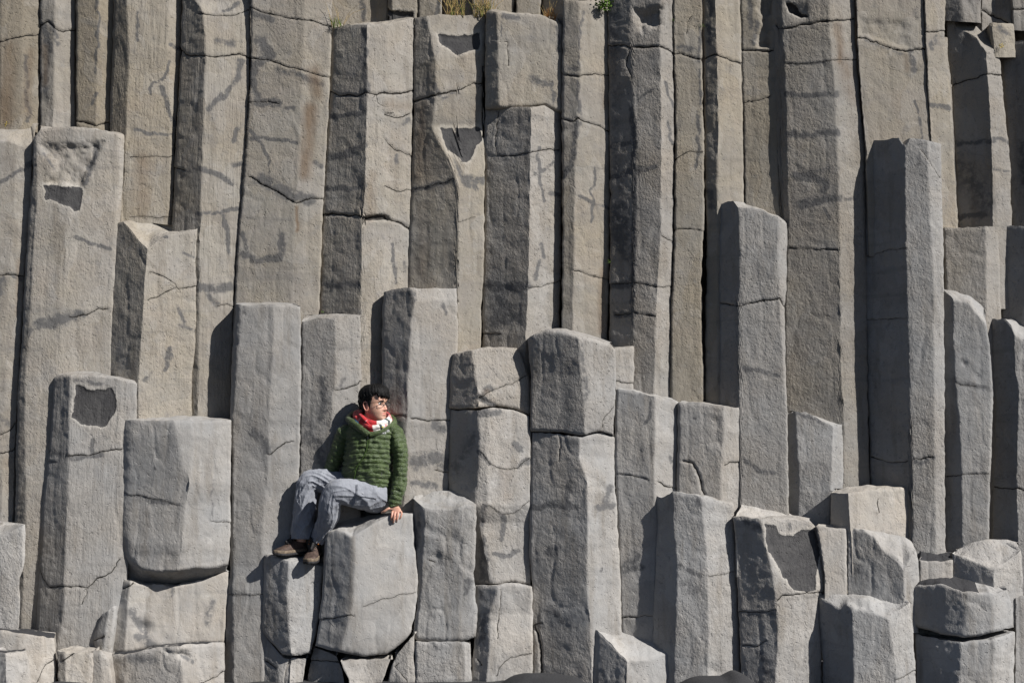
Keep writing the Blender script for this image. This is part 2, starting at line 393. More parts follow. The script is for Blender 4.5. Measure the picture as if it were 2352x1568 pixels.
# ------------------------------------------------------------------ tall back row, left to right
B('brown tall column at the upper left corner of the cliff', .66, [[(-45,T0),(-40,300)],[(6,T0),(0,300)],[(52,T0),(48,300)],[(92,T0),(92,100),(92,300)]], [-10,6,16], warm=1.0, tone=0.8,
  cracks=[([(-45,100),(0,96),(48,86),(92,79)],1.4)], rust=[([(14,110),(10,270)],32,.8),([(70,120),(60,260)],16,.5)], stains=[([(60,130),(66,280)],7,.7)])
B('tall pitted column second from the left along the top edge', 0.69, [[(92,T0),(92,300)],[(128,T0),(122,300)],[(176,T0),(174,150),(175,310)]], [-8,22], warm=.5, tone=.92,
  cracks=[([(90,60),(110,50),(125,66),(143,72),(176,69)],1.4,.02)], stains=[([(100,60),(112,115)],9),([(104,120),(108,220)],8,.7),([(120,55),(130,100)],8,.8)], rust=[([(102,110),(104,190)],12,.6)], amp=1.4)
B('tall brown column third from the left along the top edge', 0.7, [[(176,T0),(175,150),(176,315)],[(226,T0),(222,310)],[(268,T0),(262,100),(252,300),(250,320)]], [-6,20], warm=0.95, tone=0.85,
  stains=[([(226,-20),(222,170)],4,.8),([(222,215),(214,240)],5)], cracks=[([(176,277),(200,284),(222,290),(250,283)],1.2,.02)])
B('tall column with a narrow shaded left side above the forked broken top', 0.63, [[(266,T0),(260,100),(252,300),(246,320)],[(286,T0),(294,60),(296,110),(290,290),(287,400),(275,530)],[(388,T0),(384,120),(393,300),(387,400),(385,545)],[(420,T0),(417,100),(408,260),(402,330),(395,545)]], [-27,12,30], warm=.75, tone=.92,
  top=[(260,T0),(420,T0)], bot=[(246,330),(262,330),(290,540),(395,545)], cracks=[([(300,361),(395,359)],.7,.006),([(300,500),(395,500)],.5,.003)], stains=[([(388,140),(382,180),(352,190),(344,215)],4),([(370,200),(385,240),(398,285)],5),([(318,30),(318,95)],4),([(308,298),(350,308),(392,310)],5,.8),([(388,100),(400,108),(416,115)],5)], rust=[([(330,370),(325,490)],28,.5)], fur=.9)
B('tall column with a dark furrowed left side, rising behind the hanging rounded block', 0.6, [[(420,T0),(416,130),(404,330),(396,530),(390,960)],[(446,T0),(447,0),(466,30),(471,130),(466,330),(459,540),(455,960)],[(577,T0),(576,130),(566,330),(553,490),(545,570),(537,700),(530,960)]], [-27,15], warm=.6, tone=1.0,
  cracks=[([(414,114),(427,126),(470,128),(494,132),(549,124),(577,135)],1.5,.016),([(400,383),(425,391)],1.0),([(500,702),(535,702)],1.0),([(455,30),(530,38),(570,25)],.6)],
  stains=[([(478,249),(522,210),(545,180),(556,140)],8),([(548,298),(538,325)],6),([(460,386),(505,402),(530,420)],7),([(535,378),(560,375)],6),([(458,491),(505,487),(550,478)],6),([(455,660),(485,664),(530,660)],12),([(480,680),(500,700)],8,.8),([(515,495),(525,580)],6),([(560,590),(546,640)],10,.8),([(500,95),(535,100)],12,.6),([(512,22),(548,8)],5)], pits=[(500,8,22,.02)], fur=1.0)
B('wide tall column crossed by slanting joints and rust marks in the upper left', 0.66, [[(578,T0),(576,130),(566,330),(553,490),(545,570),(538,720)],[(702,T0),(696,120),(690,240),(683,400),(673,560),(668,740)],[(767,T0),(763,66),(757,215),(745,430),(738,600),(732,740)]], [-2,9], warm=.6, tone=.98,
  cracks=[([(574,18),(611,31),(640,38),(720,49),(763,60)],1.1,.012),([(574,134),(611,136),(677,159),(757,178)],1.1,.014),([(574,406),(620,432),(680,469),(713,454),(745,456)],1.2,.016),([(570,235),(605,232),(640,238)],.6)],
  stains=[([(585,32),(625,45)],9),([(600,95),(620,125),(590,140)],14),([(582,150),(585,210),(592,225)],9),([(590,234),(640,236)],11),([(650,250),(676,248)],6,.7),([(577,300),(600,330),(612,362)],5),([(570,318),(620,318),(678,326)],5),([(620,370),(622,415)],3),([(600,412),(665,448),(710,458)],16),([(640,160),(680,170),(740,195)],9,.7),([(560,585),(590,600),(640,590),(650,540)],9),([(560,540),(570,590)],7),([(735,380),(725,372)],7,.8)],
  rust=[([(712,250),(702,400)],22,1),([(722,165),(730,215)],22,.7),([(681,475),(683,530)],6,1.0)])
# the ledge columns
B('ledge column with an open black joint and a small grass tuft at its corner', 0.58, [[(763,66),(757,215),(745,430),(738,600),(733,745)],[(784,60),(783,215),(770,300),(752,430),(748,745)],[(843,56),(843,215),(840,330),(838,450),(830,525),(829,745)],[(887,56),(882,300),(880,480),(880,600),(876,900)],[(952,42),(950,300),(943,480),(940,560),(936,700),(930,900)]], [-32,-21,16,22], bot=[(733,745),(828,745),(840,890),(930,900)],
  top=[(763,66),(800,57),(845,57),(890,55),(925,47),(952,42)], back=[(775,58),(952,38)], warm=.55, tone=1.0,
  cracks=[([(757,212),(783,219),(827,218),(843,212),(863,216),(885,213),(922,217),(951,208)],1.7,.022),([(746,491),(816,496),(840,500),(856,498),(882,494),(904,507),(940,524)],2.0,.03),([(832,500),(856,502),(890,500)],4.5,.05),([(863,216),(868,236),(885,245)],1,.01),([(885,257),(905,258)],.8),([(885,262),(915,272),(940,262)],.9),([(886,320),(905,342),(945,357)],.8),([(885,425),(910,438),(945,437)],.7)],
  stains=[([(836,70),(838,170),(842,210)],8),([(760,268),(800,262),(838,255)],7),([(752,360),(800,352),(838,335)],9),([(748,432),(800,433),(838,425)],7),([(740,655),(790,655),(828,655)],9,.8),([(915,360),(912,375)],6),([(900,560),(908,650)],4),([(930,600),(928,620)],6,.6),([(935,270),(925,285)],8,.6)], rust=[([(856,400),(852,500)],14,.5),([(890,240),(935,245)],18,.4)], fur=.5)
B('ledge column bearing two dark broken patches, a small band and a pointed shield', 0.62, [[(953,42),(950,300),(943,500),(939,560),(934,700)],[(978,40),(999,130),(1001,215),(992,290),(1012,335),(1050,400),(1054,430),(1053,600),(1050,830)],[(1116,32),(1114,150),(1112,183),(1114,322),(1114,400),(1112,574),(1106,700),(1104,830)]], [-19,11], top=[(953,42),(975,38),(1010,33),(1060,35),(1116,32)], bot=[(934,690),(1048,690),(1052,820),(1104,830)], warm=.65, tone=.98,
  cracks=[([(951,233),(981,225),(1002,216),(1043,211),(1087,192),(1110,190)],1.6,.02),([(1109,150),(1110,190),(1111,240),(1112,318)],2.2,.02),([(950,436),(1000,425),(1054,408)],.6,.004),([(1050,510),(1090,500)],.4,.003)],
  scars=[([(1010,79),(1050,82),(1101,75),(1103,117),(1080,118),(1050,126),(1035,113),(1010,99)],.012),([(1008,293),(1103,293),(1105,322),(1092,345),(1072,375),(1060,374),(1045,358),(1028,348),(1018,320)],.008)],
  stains=[([(950,436),(1000,425),(1054,410)],9,.8),([(1058,412),(1108,414)],10),([(1070,422),(1090,430)],8),([(1000,195),(1004,215)],6),([(1015,225),(1050,215)],5,.7)], rust=[([(968,250),(966,400)],26,.5),([(975,480),(970,620)],22,.35),([(1090,300),(1100,200)],14,.3)])
B('pale upper drum of the ledge column left of the orange grass tuft', 0.61, [[(1116,30),(1114,150),(1114,250)],[(1143,28),(1145,150),(1147,250)],[(1289,58),(1290,150),(1289,258)]], [-24,5], top=[(1116,30),(1125,25),(1180,33),(1240,35),(1264,45),(1289,58)], bot=[(1114,251),(1145,249),(1219,246),(1250,242),(1275,255),(1289,257)], back=[(1125,22),(1285,42)], under=True, warm=.62, tone=.97, side=.3,
  cracks=[([(1150,94),(1166,95),(1168,152)],1.2,.014)], stains=[([(1155,36),(1185,40)],8),([(1223,182),(1262,195)],12,.7),([(1270,190),(1272,240)],4),([(1150,50),(1152,85)],4,.7),([(1280,65),(1284,120)],4)])
B('lower shaft below the orange grass tuft, rough grey left face and pale right face', 0.55, [[(1115,251),(1114,322),(1112,574),(1108,760),(1104,840)],[(1220,247),(1219,350),(1216,520),(1211,700),(1205,840)],[(1290,257),(1292,400),(1290,560),(1286,820)]], [-20,26], top=[(1115,251),(1145,249),(1175,246),(1219,247),(1250,242),(1275,255),(1290,257)], warm=.42, tone=1.0,
  cracks=[([(1142,359),(1180,357),(1219,350),(1250,344),(1282,344)],1.0,.01),([(1145,255),(1140,290),(1138,330),(1143,358)],1.0,.008),([(1215,660),(1250,656),(1288,647)],.8),([(1104,765),(1150,768)],.8)],
  stains=[([(1237,335),(1240,420),(1252,465)],4),([(1282,345),(1270,375),(1232,400)],5,.8),([(1120,650),(1160,665),(1205,655)],14),([(1150,690),(1140,740),(1180,720)],24,.8),([(1242,560),(1248,590)],5),([(1267,445),(1285,450)],6),([(1230,640),(1238,600)],6)], rgh=1.3)
B('tall slim column right of the orange grass tuft, leafy green plant at its top', 0.6, [[(1291,T0),(1291,250),(1291,560),(1287,780)],[(1328,T0),(1331,170),(1327,300),(1320,420),(1318,600),(1314,780)],[(1392,T0),(1397,100),(1400,280),(1401,440),(1399,600),(1397,800)]], [-12,16], top=[(1291,-4),(1325,1),(1368,4),(1385,12),(1394,26)], warm=.6, tone=.96,
  cracks=[([(1291,170),(1331,176),(1364,170),(1399,174)],1.2,.014),([(1291,273),(1313,280),(1328,271),(1364,286),(1401,306)],1.2,.014),([(1318,620),(1350,630),(1399,640)],.7)],
  stains=[([(1328,180),(1330,260)],4,.9),([(1325,280),(1312,370),(1297,410)],6,.9),([(1365,385),(1360,440),(1358,510)],3.5),([(1332,450),(1365,468),(1399,478)],4.5),([(1330,60),(1331,160)],4,.7),([(1290,155),(1331,160)],9,.6),([(1340,30),(1335,60)],5,.7)], rust=[([(1385,620),(1380,760)],12,.5),([(1390,250),(1392,180)],6,.6)])
B('tall column with a blackened left face and a hollow near its top, mid cliff', 0.48, [[(1394,T0),(1397,100),(1399,280),(1401,440),(1399,820)],[(1446,T0),(1448,100),(1457,250),(1463,330),(1459,520),(1456,790),(1455,930)],[(1520,T0),(1516,100),(1519,300),(1518,520),(1506,740),(1500,930)],[(1543,T0),(1547,120),(1551,300),(1549,500),(1545,650),(1542,720),(1540,940)]], [-27,-13,26], bot=[(1399,830),(1450,830),(1455,930),(1540,940)], warm=.42, tone=1.0,
  cracks=[([(1397,104),(1430,104),(1448,109),(1480,108),(1515,106),(1532,115),(1549,126)],1.8,.02),([(1401,652),(1460,650),(1500,655),(1542,660)],.9),([(1412,722),(1456,718),(1505,726)],.8),([(1445,110),(1440,150),(1450,180)],1.2),([(1522,540),(1545,556)],.6)],
  stains=[([(1400,338),(1430,332),(1458,318)],6),([(1400,406),(1430,400),(1458,390),(1505,382)],7),([(1405,-20),(1410,120)],26,.45),([(1410,130),(1412,300)],24,.35),([(1420,480),(1425,560)],24,.8),([(1450,250),(1458,330),(1455,500),(1454,700)],7,.9),([(1410,560),(1450,600)],14,.6),([(1405,655),(1455,655)],9),([(1415,720),(1456,720)],9),([(1410,320),(1440,540)],16,.4),([(1530,190),(1535,215),(1547,245)],3.5),([(1535,280),(1540,320),(1548,330)],4),([(1463,228),(1500,205)],3)],
  scars=[([(1452,20),(1520,12),(1524,58),(1490,62),(1478,80),(1462,75),(1455,50)],.04,False)], pits=[(1490,35,22,.03)], rgh=1.2)
B('tall plain brown column right of the blackened one', 0.53, [[(1545,T0),(1547,120),(1551,300),(1549,500),(1545,650),(1541,720),(1540,945)],[(1612,T0),(1613,140),(1617,320),(1618,480),(1612,650),(1616,945)]], [0], warm=.78, tone=0.88,
  cracks=[([(1547,126),(1565,124),(1595,135),(1614,138)],1.5,.018),([(1548,528),(1580,527),(1614,529)],.5),([(1552,367),(1570,355),(1585,348),(1612,349)],.9,.008),([(1590,35),(1580,50),(1575,80)],.8)],
  stains=[([(1608,60),(1606,140)],5,.8),([(1605,160),(1610,240)],4),([(1605,260),(1602,390)],4),([(1562,108),(1590,115)],10,.8)], rnd=7)
B('slender column with a pale right face above the tall standing pillar', 0.5, [[(1612,T0),(1617,130),(1619,300),(1622,470),(1620,945)],[(1640,T0),(1647,130),(1649,300),(1647,460),(1648,945)],[(1698,T0),(1703,145),(1708,300),(1709,470),(1712,945)]], [-26,17], warm=.72, tone=.98,
  cracks=[([(1617,134),(1643,126),(1668,135),(1703,148)],1.4,.016)], stains=[([(1632,-10),(1630,100)],7,.8),([(1628,440),(1635,475)],9,.8),([(1622,180),(1620,240)],4,.7)])
B('recessed brown column in the shade of the big dark edged column', 0.54, [[(1698,T0),(1703,145),(1708,300),(1710,500),(1712,560)],[(1786,T0),(1788,250),(1794,560)]], [-6], warm=.8, tone=.85,
  cracks=[([(1703,117),(1730,118),(1775,116)],1.6,.02),([(1705,238),(1730,234),(1770,220)],.8)], stains=[([(1718,-20),(1722,60)],7),([(1735,50),(1730,100)],8,.7)], scars=[([(1736,-40),(1780,-40),(1780,60),(1770,112),(1738,110),(1730,75),(1740,55)],.04,False)])
B('huge tall column with a black left edge and banded grey face in the upper right', 0.4, [[(1770,T0),(1773,60),(1779,330),(1787,500),(1790,1010)],[(1793,T0),(1797,30),(1803,150),(1809,350),(1811,510),(1806,700),(1803,1010)],[(1902,T0),(1905,60),(1917,200),(1926,400),(1929,600),(1932,850),(1940,960),(1938,1130)],[(1961,T0),(1966,100),(1978,250),(1986,330),(1990,500),(1993,800),(1998,1130)]], [-42,-11,17], bot=[(1787,560),(1800,1000),(1925,1010),(1940,1130),(1998,1130)], warm=.5, tone=0.9,
  cracks=[([(1773,51),(1790,68),(1841,59),(1882,51),(1920,50),(1962,42)],1.6,.02),([(1806,570),(1860,571),(1929,575)],.9,.01),([(1806,146),(1870,147),(1910,140),(1968,137)],.7,.006)],
  stains=[([(1806,217),(1870,220),(1925,215)],8,.9),([(1812,308),(1870,312),(1922,302)],9,.9),([(1830,405),(1870,408),(1895,415),(1895,440)],10),([(1850,395),(1925,385)],10,.5),([(1840,470),(1880,462),(1925,455)],10),([(1925,455),(1962,456)],5,.7),([(1895,480),(1902,500)],4),([(1808,146),(1905,146)],6,.7)],
  rust=[([(1925,60),(1932,140)],14,.9),([(1935,140),(1950,170)],26,.6),([(1950,200),(1965,230)],22,.4)], scars=[([(1806,8),(1825,12),(1860,40),(1840,44),(1812,30)],.035)], pits=[(1835,28,18,.02)], rgh=1.1)
B('broad pale column with a curved joint left of the narrow lit strip, upper right', 0.43, [[(1963,T0),(1967,100),(1978,250),(1988,350),(1990,440)],[(2080,T0),(2092,60),(2096,330),(2096,440)],[(2120,T0),(2126,110),(2137,320),(2140,440)]], [5,4], warm=.62, tone=.92,
  cracks=[([(1966,86),(1988,88),(2032,106),(2080,120),(2098,117),(2126,114)],1.5,.02)], stains=[([(2095,120),(2098,160)],8,.9),([(2100,230),(2115,280),(2116,320)],3.5),([(1990,92),(2080,128)],6,.5),([(2100,20),(2105,40)],9,.5)], rust=[([(2082,125),(2084,160)],10,.6)], scars=[([(1975,38),(2078,40),(2088,60),(2098,112),(2080,114),(2030,100),(1972,80)],.012,False)])
B('narrow lit strip of a column left of the dark chipped column, upper right', 0.46, [[(2120,T0),(2126,110),(2137,320),(2150,480),(2156,690)],[(2170,T0),(2171,110),(2184,200),(2192,330),(2198,450),(2202,530),(2204,690)]], [15], warm=.7, tone=.98,
  cracks=[([(2122,73),(2150,73),(2170,72)],1.0)], stains=[([(2136,240),(2160,244),(2182,247)],6),([(2140,110),(2150,85)],7,.7)])
B('dark rough column with a chipped pale shoulder in the upper right', 0.42, [[(2172,24),(2175,120),(2184,200),(2196,420),(2202,560)],[(2266,115),(2269,180),(2276,300),(2279,420),(2282,560)],[(2297,105),(2300,170),(2307,230),(2320,380),(2325,560)]], [-26,21], top=[(2172,24),(2188,25),(2196,60),(2220,70),(2245,85),(2266,116),(2299,108)], back=[(2190,22),(2285,42)], warm=.45, tone=.88,
  cracks=[([(2186,196),(2220,186),(2262,172),(2298,171)],1.3,.014)], stains=[([(2188,330),(2240,327),(2280,322)],6,.8),([(2280,316),(2300,318),(2318,330)],5,.8),([(2200,500),(2260,492)],8),([(2205,380),(2270,470)],45,.45),([(2283,390),(2320,396)],4,.6)], td=0.2)
B('dark column cut by the right edge of the picture near the top', 0.42, [[(2301,112),(2306,220),(2315,330),(2326,560)],[(2400,95),(2410,560)]], [-24], top=[(2301,114),(2325,98),(2345,94),(2400,92)], warm=.3, tone=.85, stains=[([(2345,330),(2352,420)],14,.6)])
B('short shelf column with flat top below the dark chipped column', 0.35, [[(2167,524),(2171,640),(2172,750)],[(2263,521),(2266,600),(2264,760)],[(2296,518),(2297,600),(2301,760)]], [-10,19], warm=.45, tone=.95)
B('shelf column below the dark column at the right edge', 0.3, [[(2297,518),(2298,620),(2302,780)],[(2400,517),(2400,780)]], [-25], warm=.25, tone=.95)
# rubble in the top right corner
def rub(label, y, cr, th, **k): return B(label, y, cr, th, name='basalt_block', amp=1.5, big=1.4, ext=.05, **k)
rub('grey broken block above the dark chipped column in the top right corner', .50, [[(2160,-40),(2160,34)],[(2200,-50),(2210,38)],[(2250,-40),(2250,40)]], [-20,5], top=[(2160,-40),(2250,-40)], warm=.4, tone=.85)
rub('angular broken block between two others in the top right corner', .56, [[(2252,-40),(2254,70)],[(2285,-60),(2288,70)],[(2322,-40),(2324,70)]], [20,-20], warm=.5, tone=.85, cracks=[([(2258,25),(2300,45),(2322,58)],2,.03)])
rub('broken block in the very top right corner', .52, [[(2322,-40),(2326,55)],[(2400,-40),(2400,60)]], [4], warm=.45, tone=.85, cracks=[([(2326,22),(2400,26)],1.5,.02)])
rub('tan block with yellow lichen beside the dark column at the right edge', .46, [[(2275,56),(2282,118)],[(2310,56),(2304,118)],[(2328,58),(2330,118)]], [8,28], warm=.7, tone=.95, stains=[([(2295,65),(2310,80)],9,.6)])
# ------------------------------------------------------------------ left middle
B('left edge column with a pale sloping cap', 0.5, [[(-60,322),(-70,1240)],[(40,328),(20,700),(0,1240)],[(78,330),(75,400),(73,470),(63,580),(56,640),(46,850),(38,1000),(31,1240)]], [4,12], top=[(-60,318),(20,322),(50,332),(80,330)], back=[(-60,288),(90,285)], td=0.2, warm=.55, tone=.98,
  cracks=[([(-60,634),(0,633),(30,631),(53,633)],1.4,.016),([(0,997),(22,989),(35,971)],1.0),([(-10,1046),(15,1040),(37,1031)],1.0)], stains=[([(0,420),(40,395),(75,370)],7,.8),([(-10,700),(10,640)],8,.7),([(30,632),(48,640)],7,.8),([(0,960),(20,975)],12,.5)], rust=[([(44,600),(40,720)],10,.6),([(20,1060),(20,1120)],20,.3)])
B('broad left column with a large hollow and a small dark patch under its top', 0.46, [[(77,318),(74,400),(65,500),(60,600),(52,750),(42,900),(36,1050),(32,1240),(36,1480)],[(84,314),(84,470),(77,550),(71,700),(59,850),(56,1000),(59,1195),(46,1480)],[(170,300),(150,500),(140,700),(135,900),(120,1480)],[(268,310),(266,450),(258,600),(252,780),(250,1480)],[(286,314),(282,400),(275,520),(262,700),(258,900),(256,1480)]], [-30,3,9,20], top=[(77,318),(95,298),(139,292),(216,296),(256,306),(286,313)], back=[(90,292),(280,306)], warm=.5, tone=1.02,
  cracks=[([(160,727),(175,729),(200,720),(230,709),(247,708)],1.2,.01)],
  scars=[([(97,423),(189,432),(187,458),(180,480),(168,485),(150,470),(103,456),(100,440)],.006),([(88,330),(160,325),(240,326),(222,372),(205,400),(192,433),(95,424),(118,395),(120,378),(98,352)],.028,False)],
  stains=[([(228,330),(210,375),(195,420)],7,.9),([(90,745),(120,738),(160,728),(185,722)],13),([(120,745),(150,738)],14,.8),([(175,545),(205,558),(250,570)],5),([(100,350),(122,385)],5,.6),([(72,755),(66,775)],4,.7)], fur=.3, td=0.18)
B('short left column with a forked broken top', 0.43, [[(261,515),(262,560),(256,700),(252,780),(247,920),(246,1020)],[(338,565),(336,600),(330,663),(326,755),(319,846),(316,1020)],[(454,527),(450,600),(452,740),(448,800),(440,880),(441,1000)]], [-26,17], top=[(261,514),(284,507),(300,528),(320,552),(338,570),(360,552),(382,537),(415,532),(454,526)], back=[(284,505),(335,508),(388,531),(450,526)], td=0.2, warm=.6, tone=1.03,
  cracks=[([(345,625),(375,635),(400,648),(410,662),(452,655)],.8,.008),([(400,662),(340,690)],.5)], stains=[([(394,800),(378,848)],6),([(375,542),(384,544)],4),([(420,580),(445,590)],4,.6),([(405,700),(425,740)],6,.7),([(412,745),(448,760)],6,.6),([(332,875),(352,855)],5,.6)], amp=1.2, fur=.6)
B('left column with a deep square dark patch under its rounded top', 0.34, [[(123,870),(120,950),(115,1030),(97,1151),(94,1270),(90,1320),(80,1500)],[(162,866),(158,960),(157,1100),(151,1260),(147,1400),(131,1500)],[(277,868),(275,960),(275,1100),(262,1250),(252,1500)],[(315,878),(314,955),(305,1050),(295,1250),(285,1500)]], [-24,5,12], top=[(123,869),(130,865),(146,859),(220,859),(264,863),(315,877)], back=[(130,856),(220,855),(310,872)], warm=.25, tone=1.0, lip=.03,
  cracks=[([(157,1046),(210,1044),(231,1038),(280,1032)],1.1,.012),([(88,1302),(100,1330),(113,1347),(150,1345),(201,1349),(220,1331),(256,1313),(275,1284)],1.2,.014),([(113,1060),(130,1062)],.8),([(186,1390),(200,1365),(201,1349)],.8)],
  scars=[([(176,884),(215,895),(256,887),(264,905),(269,931),(262,955),(238,978),(205,978),(183,976),(178,966),(165,958),(174,912)],.009)], stains=[([(165,1052),(235,1042)],7),([(210,1040),(214,1012)],7),([(178,875),(210,878),(258,890)],7,.7),([(110,1040),(155,1046)],9,.8)], ext=.15, fur=.7, td=0.14)
B('large hanging block with a rounded bottom edge', 0.28, [[(283,962),(276,1000),(274,1120),(275,1250),(287,1305)],[(301,960),(295,1100),(289,1160),(292,1220),(302,1275),(322,1308)],[(400,960),(423,1080),(438,1110),(422,1160),(410,1310)],[(436,960),(440,1010),(436,1100),(425,1200),(412,1310)],[(532,963),(529,1080),(530,1180),(531,1260),(526,1297)]], [-38,-9,5,17], top=[(283,962),(300,962),(360,964),(430,966),(480,966),(532,963)], bot=[(284,1280),(300,1294),(322,1308),(360,1315),(400,1314),(450,1306),(490,1307),(526,1297)], back=[(290,958),(350,955),(430,955),(530,962)], td=0.2, under=True, ubot=[(290,1330),(330,1337),(400,1340),(470,1330),(527,1310)], warm=.15, tone=.95, side=.34,
  cracks=[([(277,1126),(293,1135),(330,1140),(370,1148),(412,1160)],.7,.006),([(486,1196),(530,1199)],.6)], stains=[([(340,1150),(385,1155)],6,.8),([(355,1075),(356,1076)],4),([(487,1100),(488,1190)],5,.5),([(300,1110),(340,1120)],4,.5)], name='basalt_block', rnd=9, rgh=.55)
B('warm pale block wedged under the hanging rounded block', 0.34, [[(284,1326),(268,1395),(260,1450),(254,1505)],[(300,1326),(292,1395),(290,1450),(285,1505)],[(524,1300),(527,1345),(520,1400),(515,1450),(513,1480)]], [-36,9], top=[(284,1330),(320,1340),(400,1346),(470,1332),(526,1308)], bot=[(254,1503),(300,1497),(350,1486),(450,1477),(515,1475)], under=True, side=.3, warm=.42, tone=1.13, name='basalt_block', cracks=[([(265,1355),(300,1345),(312,1332)],1,.012)],
  stains=[([(303,1405),(325,1440),(335,1465)],11,.9),([(315,1460),(345,1478)],12,.8),([(488,1380),(478,1430)],12,.6),([(395,1350),(392,1370)],5,.6)], pits=[(330,1440,16,.03)], rgh=.5, fur=0)
B('broken base block below the warm pale one at the bottom left', 0.2, [[(253,1508),(248,1600)],[(290,1500),(285,1600)],[(412,1486),(424,1600)],[(513,1479),(512,1600)]], [-25,-6,22], top=[(253,1508),(300,1502),(350,1490),(450,1480),(514,1477)], back=[(262,1496),(350,1486),(512,1472)], sand=.62, warm=.3, tone=1.08, name='basalt_block', amp=1.6, big=1.5,
  scars=[([(375,1492),(440,1490),(448,1520),(400,1512)],.03,False)], stains=[([(300,1510),(350,1515)],16,.6),([(410,1500),(440,1518)],6,.8)], cracks=[([(460,1568),(500,1552),(512,1540)],1)], ext=.2, td=0.14)
B('small wedge rock in the gap left of the warm pale block', 0.3, [[(232,1420),(219,1450),(219,1500),(240,1560)],[(250,1400),(243,1450),(236,1500),(250,1560)],[(264,1392),(262,1440),(256,1500),(258,1560)]], [-30,12], warm=.2, tone=.95, name='basalt_block', amp=1.2, td=.2, ext=.2, top=[(219,1440),(235,1412),(264,1390)], cracks=[([(219,1471),(240,1460)],.8)])
B('block at the left edge beneath the sloping cap column', .16, [[(-40,1215),(-40,1480)],[(20,1218),(20,1480)],[(58,1206),(57,1290),(45,1330),(47,1400),(40,1480)]], [0,6], top=[(-40,1236),(0,1232),(58,1206)], back=[(-30,1192),(0,1194),(58,1203)], td=.25, warm=.12, tone=1.05, name='basalt_block')
B('low sand dusted block in the bottom left corner', -.02, [[(-40,1452),(-40,1600)],[(40,1452),(40,1600)],[(96,1456),(92,1600)],[(127,1460),(130,1500),(131,1600)]], [2,12,24], top=[(-40,1446),(30,1450),(90,1458),(128,1464)], back=[(-30,1440),(60,1440),(122,1452)], td=.3, sand=.8, warm=.35, tone=1.12, name='basalt_block', cracks=[([(84,1568),(105,1525),(126,1512)],1.0,.012)], ext=.15)
B('front low rock at the bottom left corner with a sandy ledge', -.22, [[(-40,1494),(-40,1610)],[(12,1497),(16,1610)],[(62,1494),(70,1540),(78,1610)]], [-10,22], top=[(-40,1490),(20,1499),(64,1492)], back=[(-30,1486),(62,1489)], td=.2, sand=.6, warm=.3, tone=1.1, name='basalt_block', ext=.1, stains=[([(5,1500),(10,1568)],12,.5)])
B('small cracked rock beside the low sandy block at the bottom left', .05, [[(131,1500),(137,1600)],[(150,1498),(150,1600)],[(216,1497),(214,1600)]], [-15,12], top=[(131,1494),(160,1496),(216,1497)], warm=.45, tone=1.1, name='basalt_block', amp=1.7, cracks=[([(142,1520),(160,1508),(170,1500)],1)], ext=.1, td=.25)
B('little dark jointed rock at the base between the cracked rock and the wedge rock', .12, [[(210,1498),(208,1600)],[(232,1498),(236,1600)],[(252,1515),(262,1600)]], [-6,12], warm=.35, tone=1.0, name='basalt_block', amp=1.6, ext=.1, td=.2)
# ------------------------------------------------------------------ centre
B('flat topped pillar rising behind the left of the seated man, dark thin left edge', 0.44, [[(541,699),(534,820),(530,960),(533,1080),(530,1200),(528,1300),(522,1350),(515,1480),(512,1610)],[(553,699),(547,800),(541,900),(536,960),(536,1610)],[(629,702),(628,780),(623,870),(618,950),(617,1040),(611,1130),(602,1210),(600,1610)],[(692,704),(691,800),(690,940),(688,1080),(686,1150),(672,1610)]], [-42,-5,10], top=[(541,699),(553,699),(622,699),(677,702),(692,705)], back=[(541,696),(680,697)], warm=.18, tone=.98,
  cracks=[([(618,1043),(647,1024),(655,1017),(673,1014)],1.0,.008),([(524,1364),(560,1366),(604,1364)],.5,.004)], stains=[([(585,995),(605,1010),(612,1035)],14,.8),([(528,1360),(580,1368)],7,.5),([(560,705),(565,720)],8,.5)], ext=.2, rgh=.6, td=0.2)
B('pillar with a sloping flat top directly behind the seated man', 0.48, [[(692,736),(691,860),(688,1000),(687,1100),(690,1260)],[(768,730),(771,800),(770,860),(762,930),(760,1060),(770,1260)],[(829,721),(830,760),(829,870),(824,940),(830,1260)]], [-7,15], top=[(692,736),(757,730),(829,721)], back=[(700,724),(828,717)], warm=.30, tone=.93,
  cracks=[([(770,896),(790,893),(808,888),(820,885),(827,876)],1.0,.01)], stains=[([(738,870),(745,910),(735,960)],12,.8),([(700,1000),(730,1020),(740,1060)],18,.7),([(700,960),(715,985)],14,.5),([(790,870),(785,890)],8,.5)], rust=[], td=0.12)
B('straight pillar behind the right shoulder of the seated man', 0.43, [[(880,674),(876,800),(878,870),(872,950),(876,1190)],[(942,664),(952,690),(944,740),(938,860),(936,920),(931,1060),(926,1190)],[(1049,663),(1051,720),(1050,800),(1040,880),(1036,1000),(1032,1190)]], [-22,14], top=[(880,673),(904,665),(940,661),(1003,661),(1049,662)], warm=.35, tone=1.0,
  cracks=[([(893,954),(930,955)],1.2,.01),([(945,959),(981,966),(1032,963)],1.3,.014),([(1000,1080),(1032,1085)],.5)], stains=[([(1000,975),(1020,985)],14,.9),([(945,670),(950,690)],9,.8),([(1020,700),(1024,720)],5,.8),([(955,1060),(1000,1050),(1025,1065)],20,.9),([(950,1110),(1000,1115)],10,.7),([(940,715),(940,745)],6,.5)])
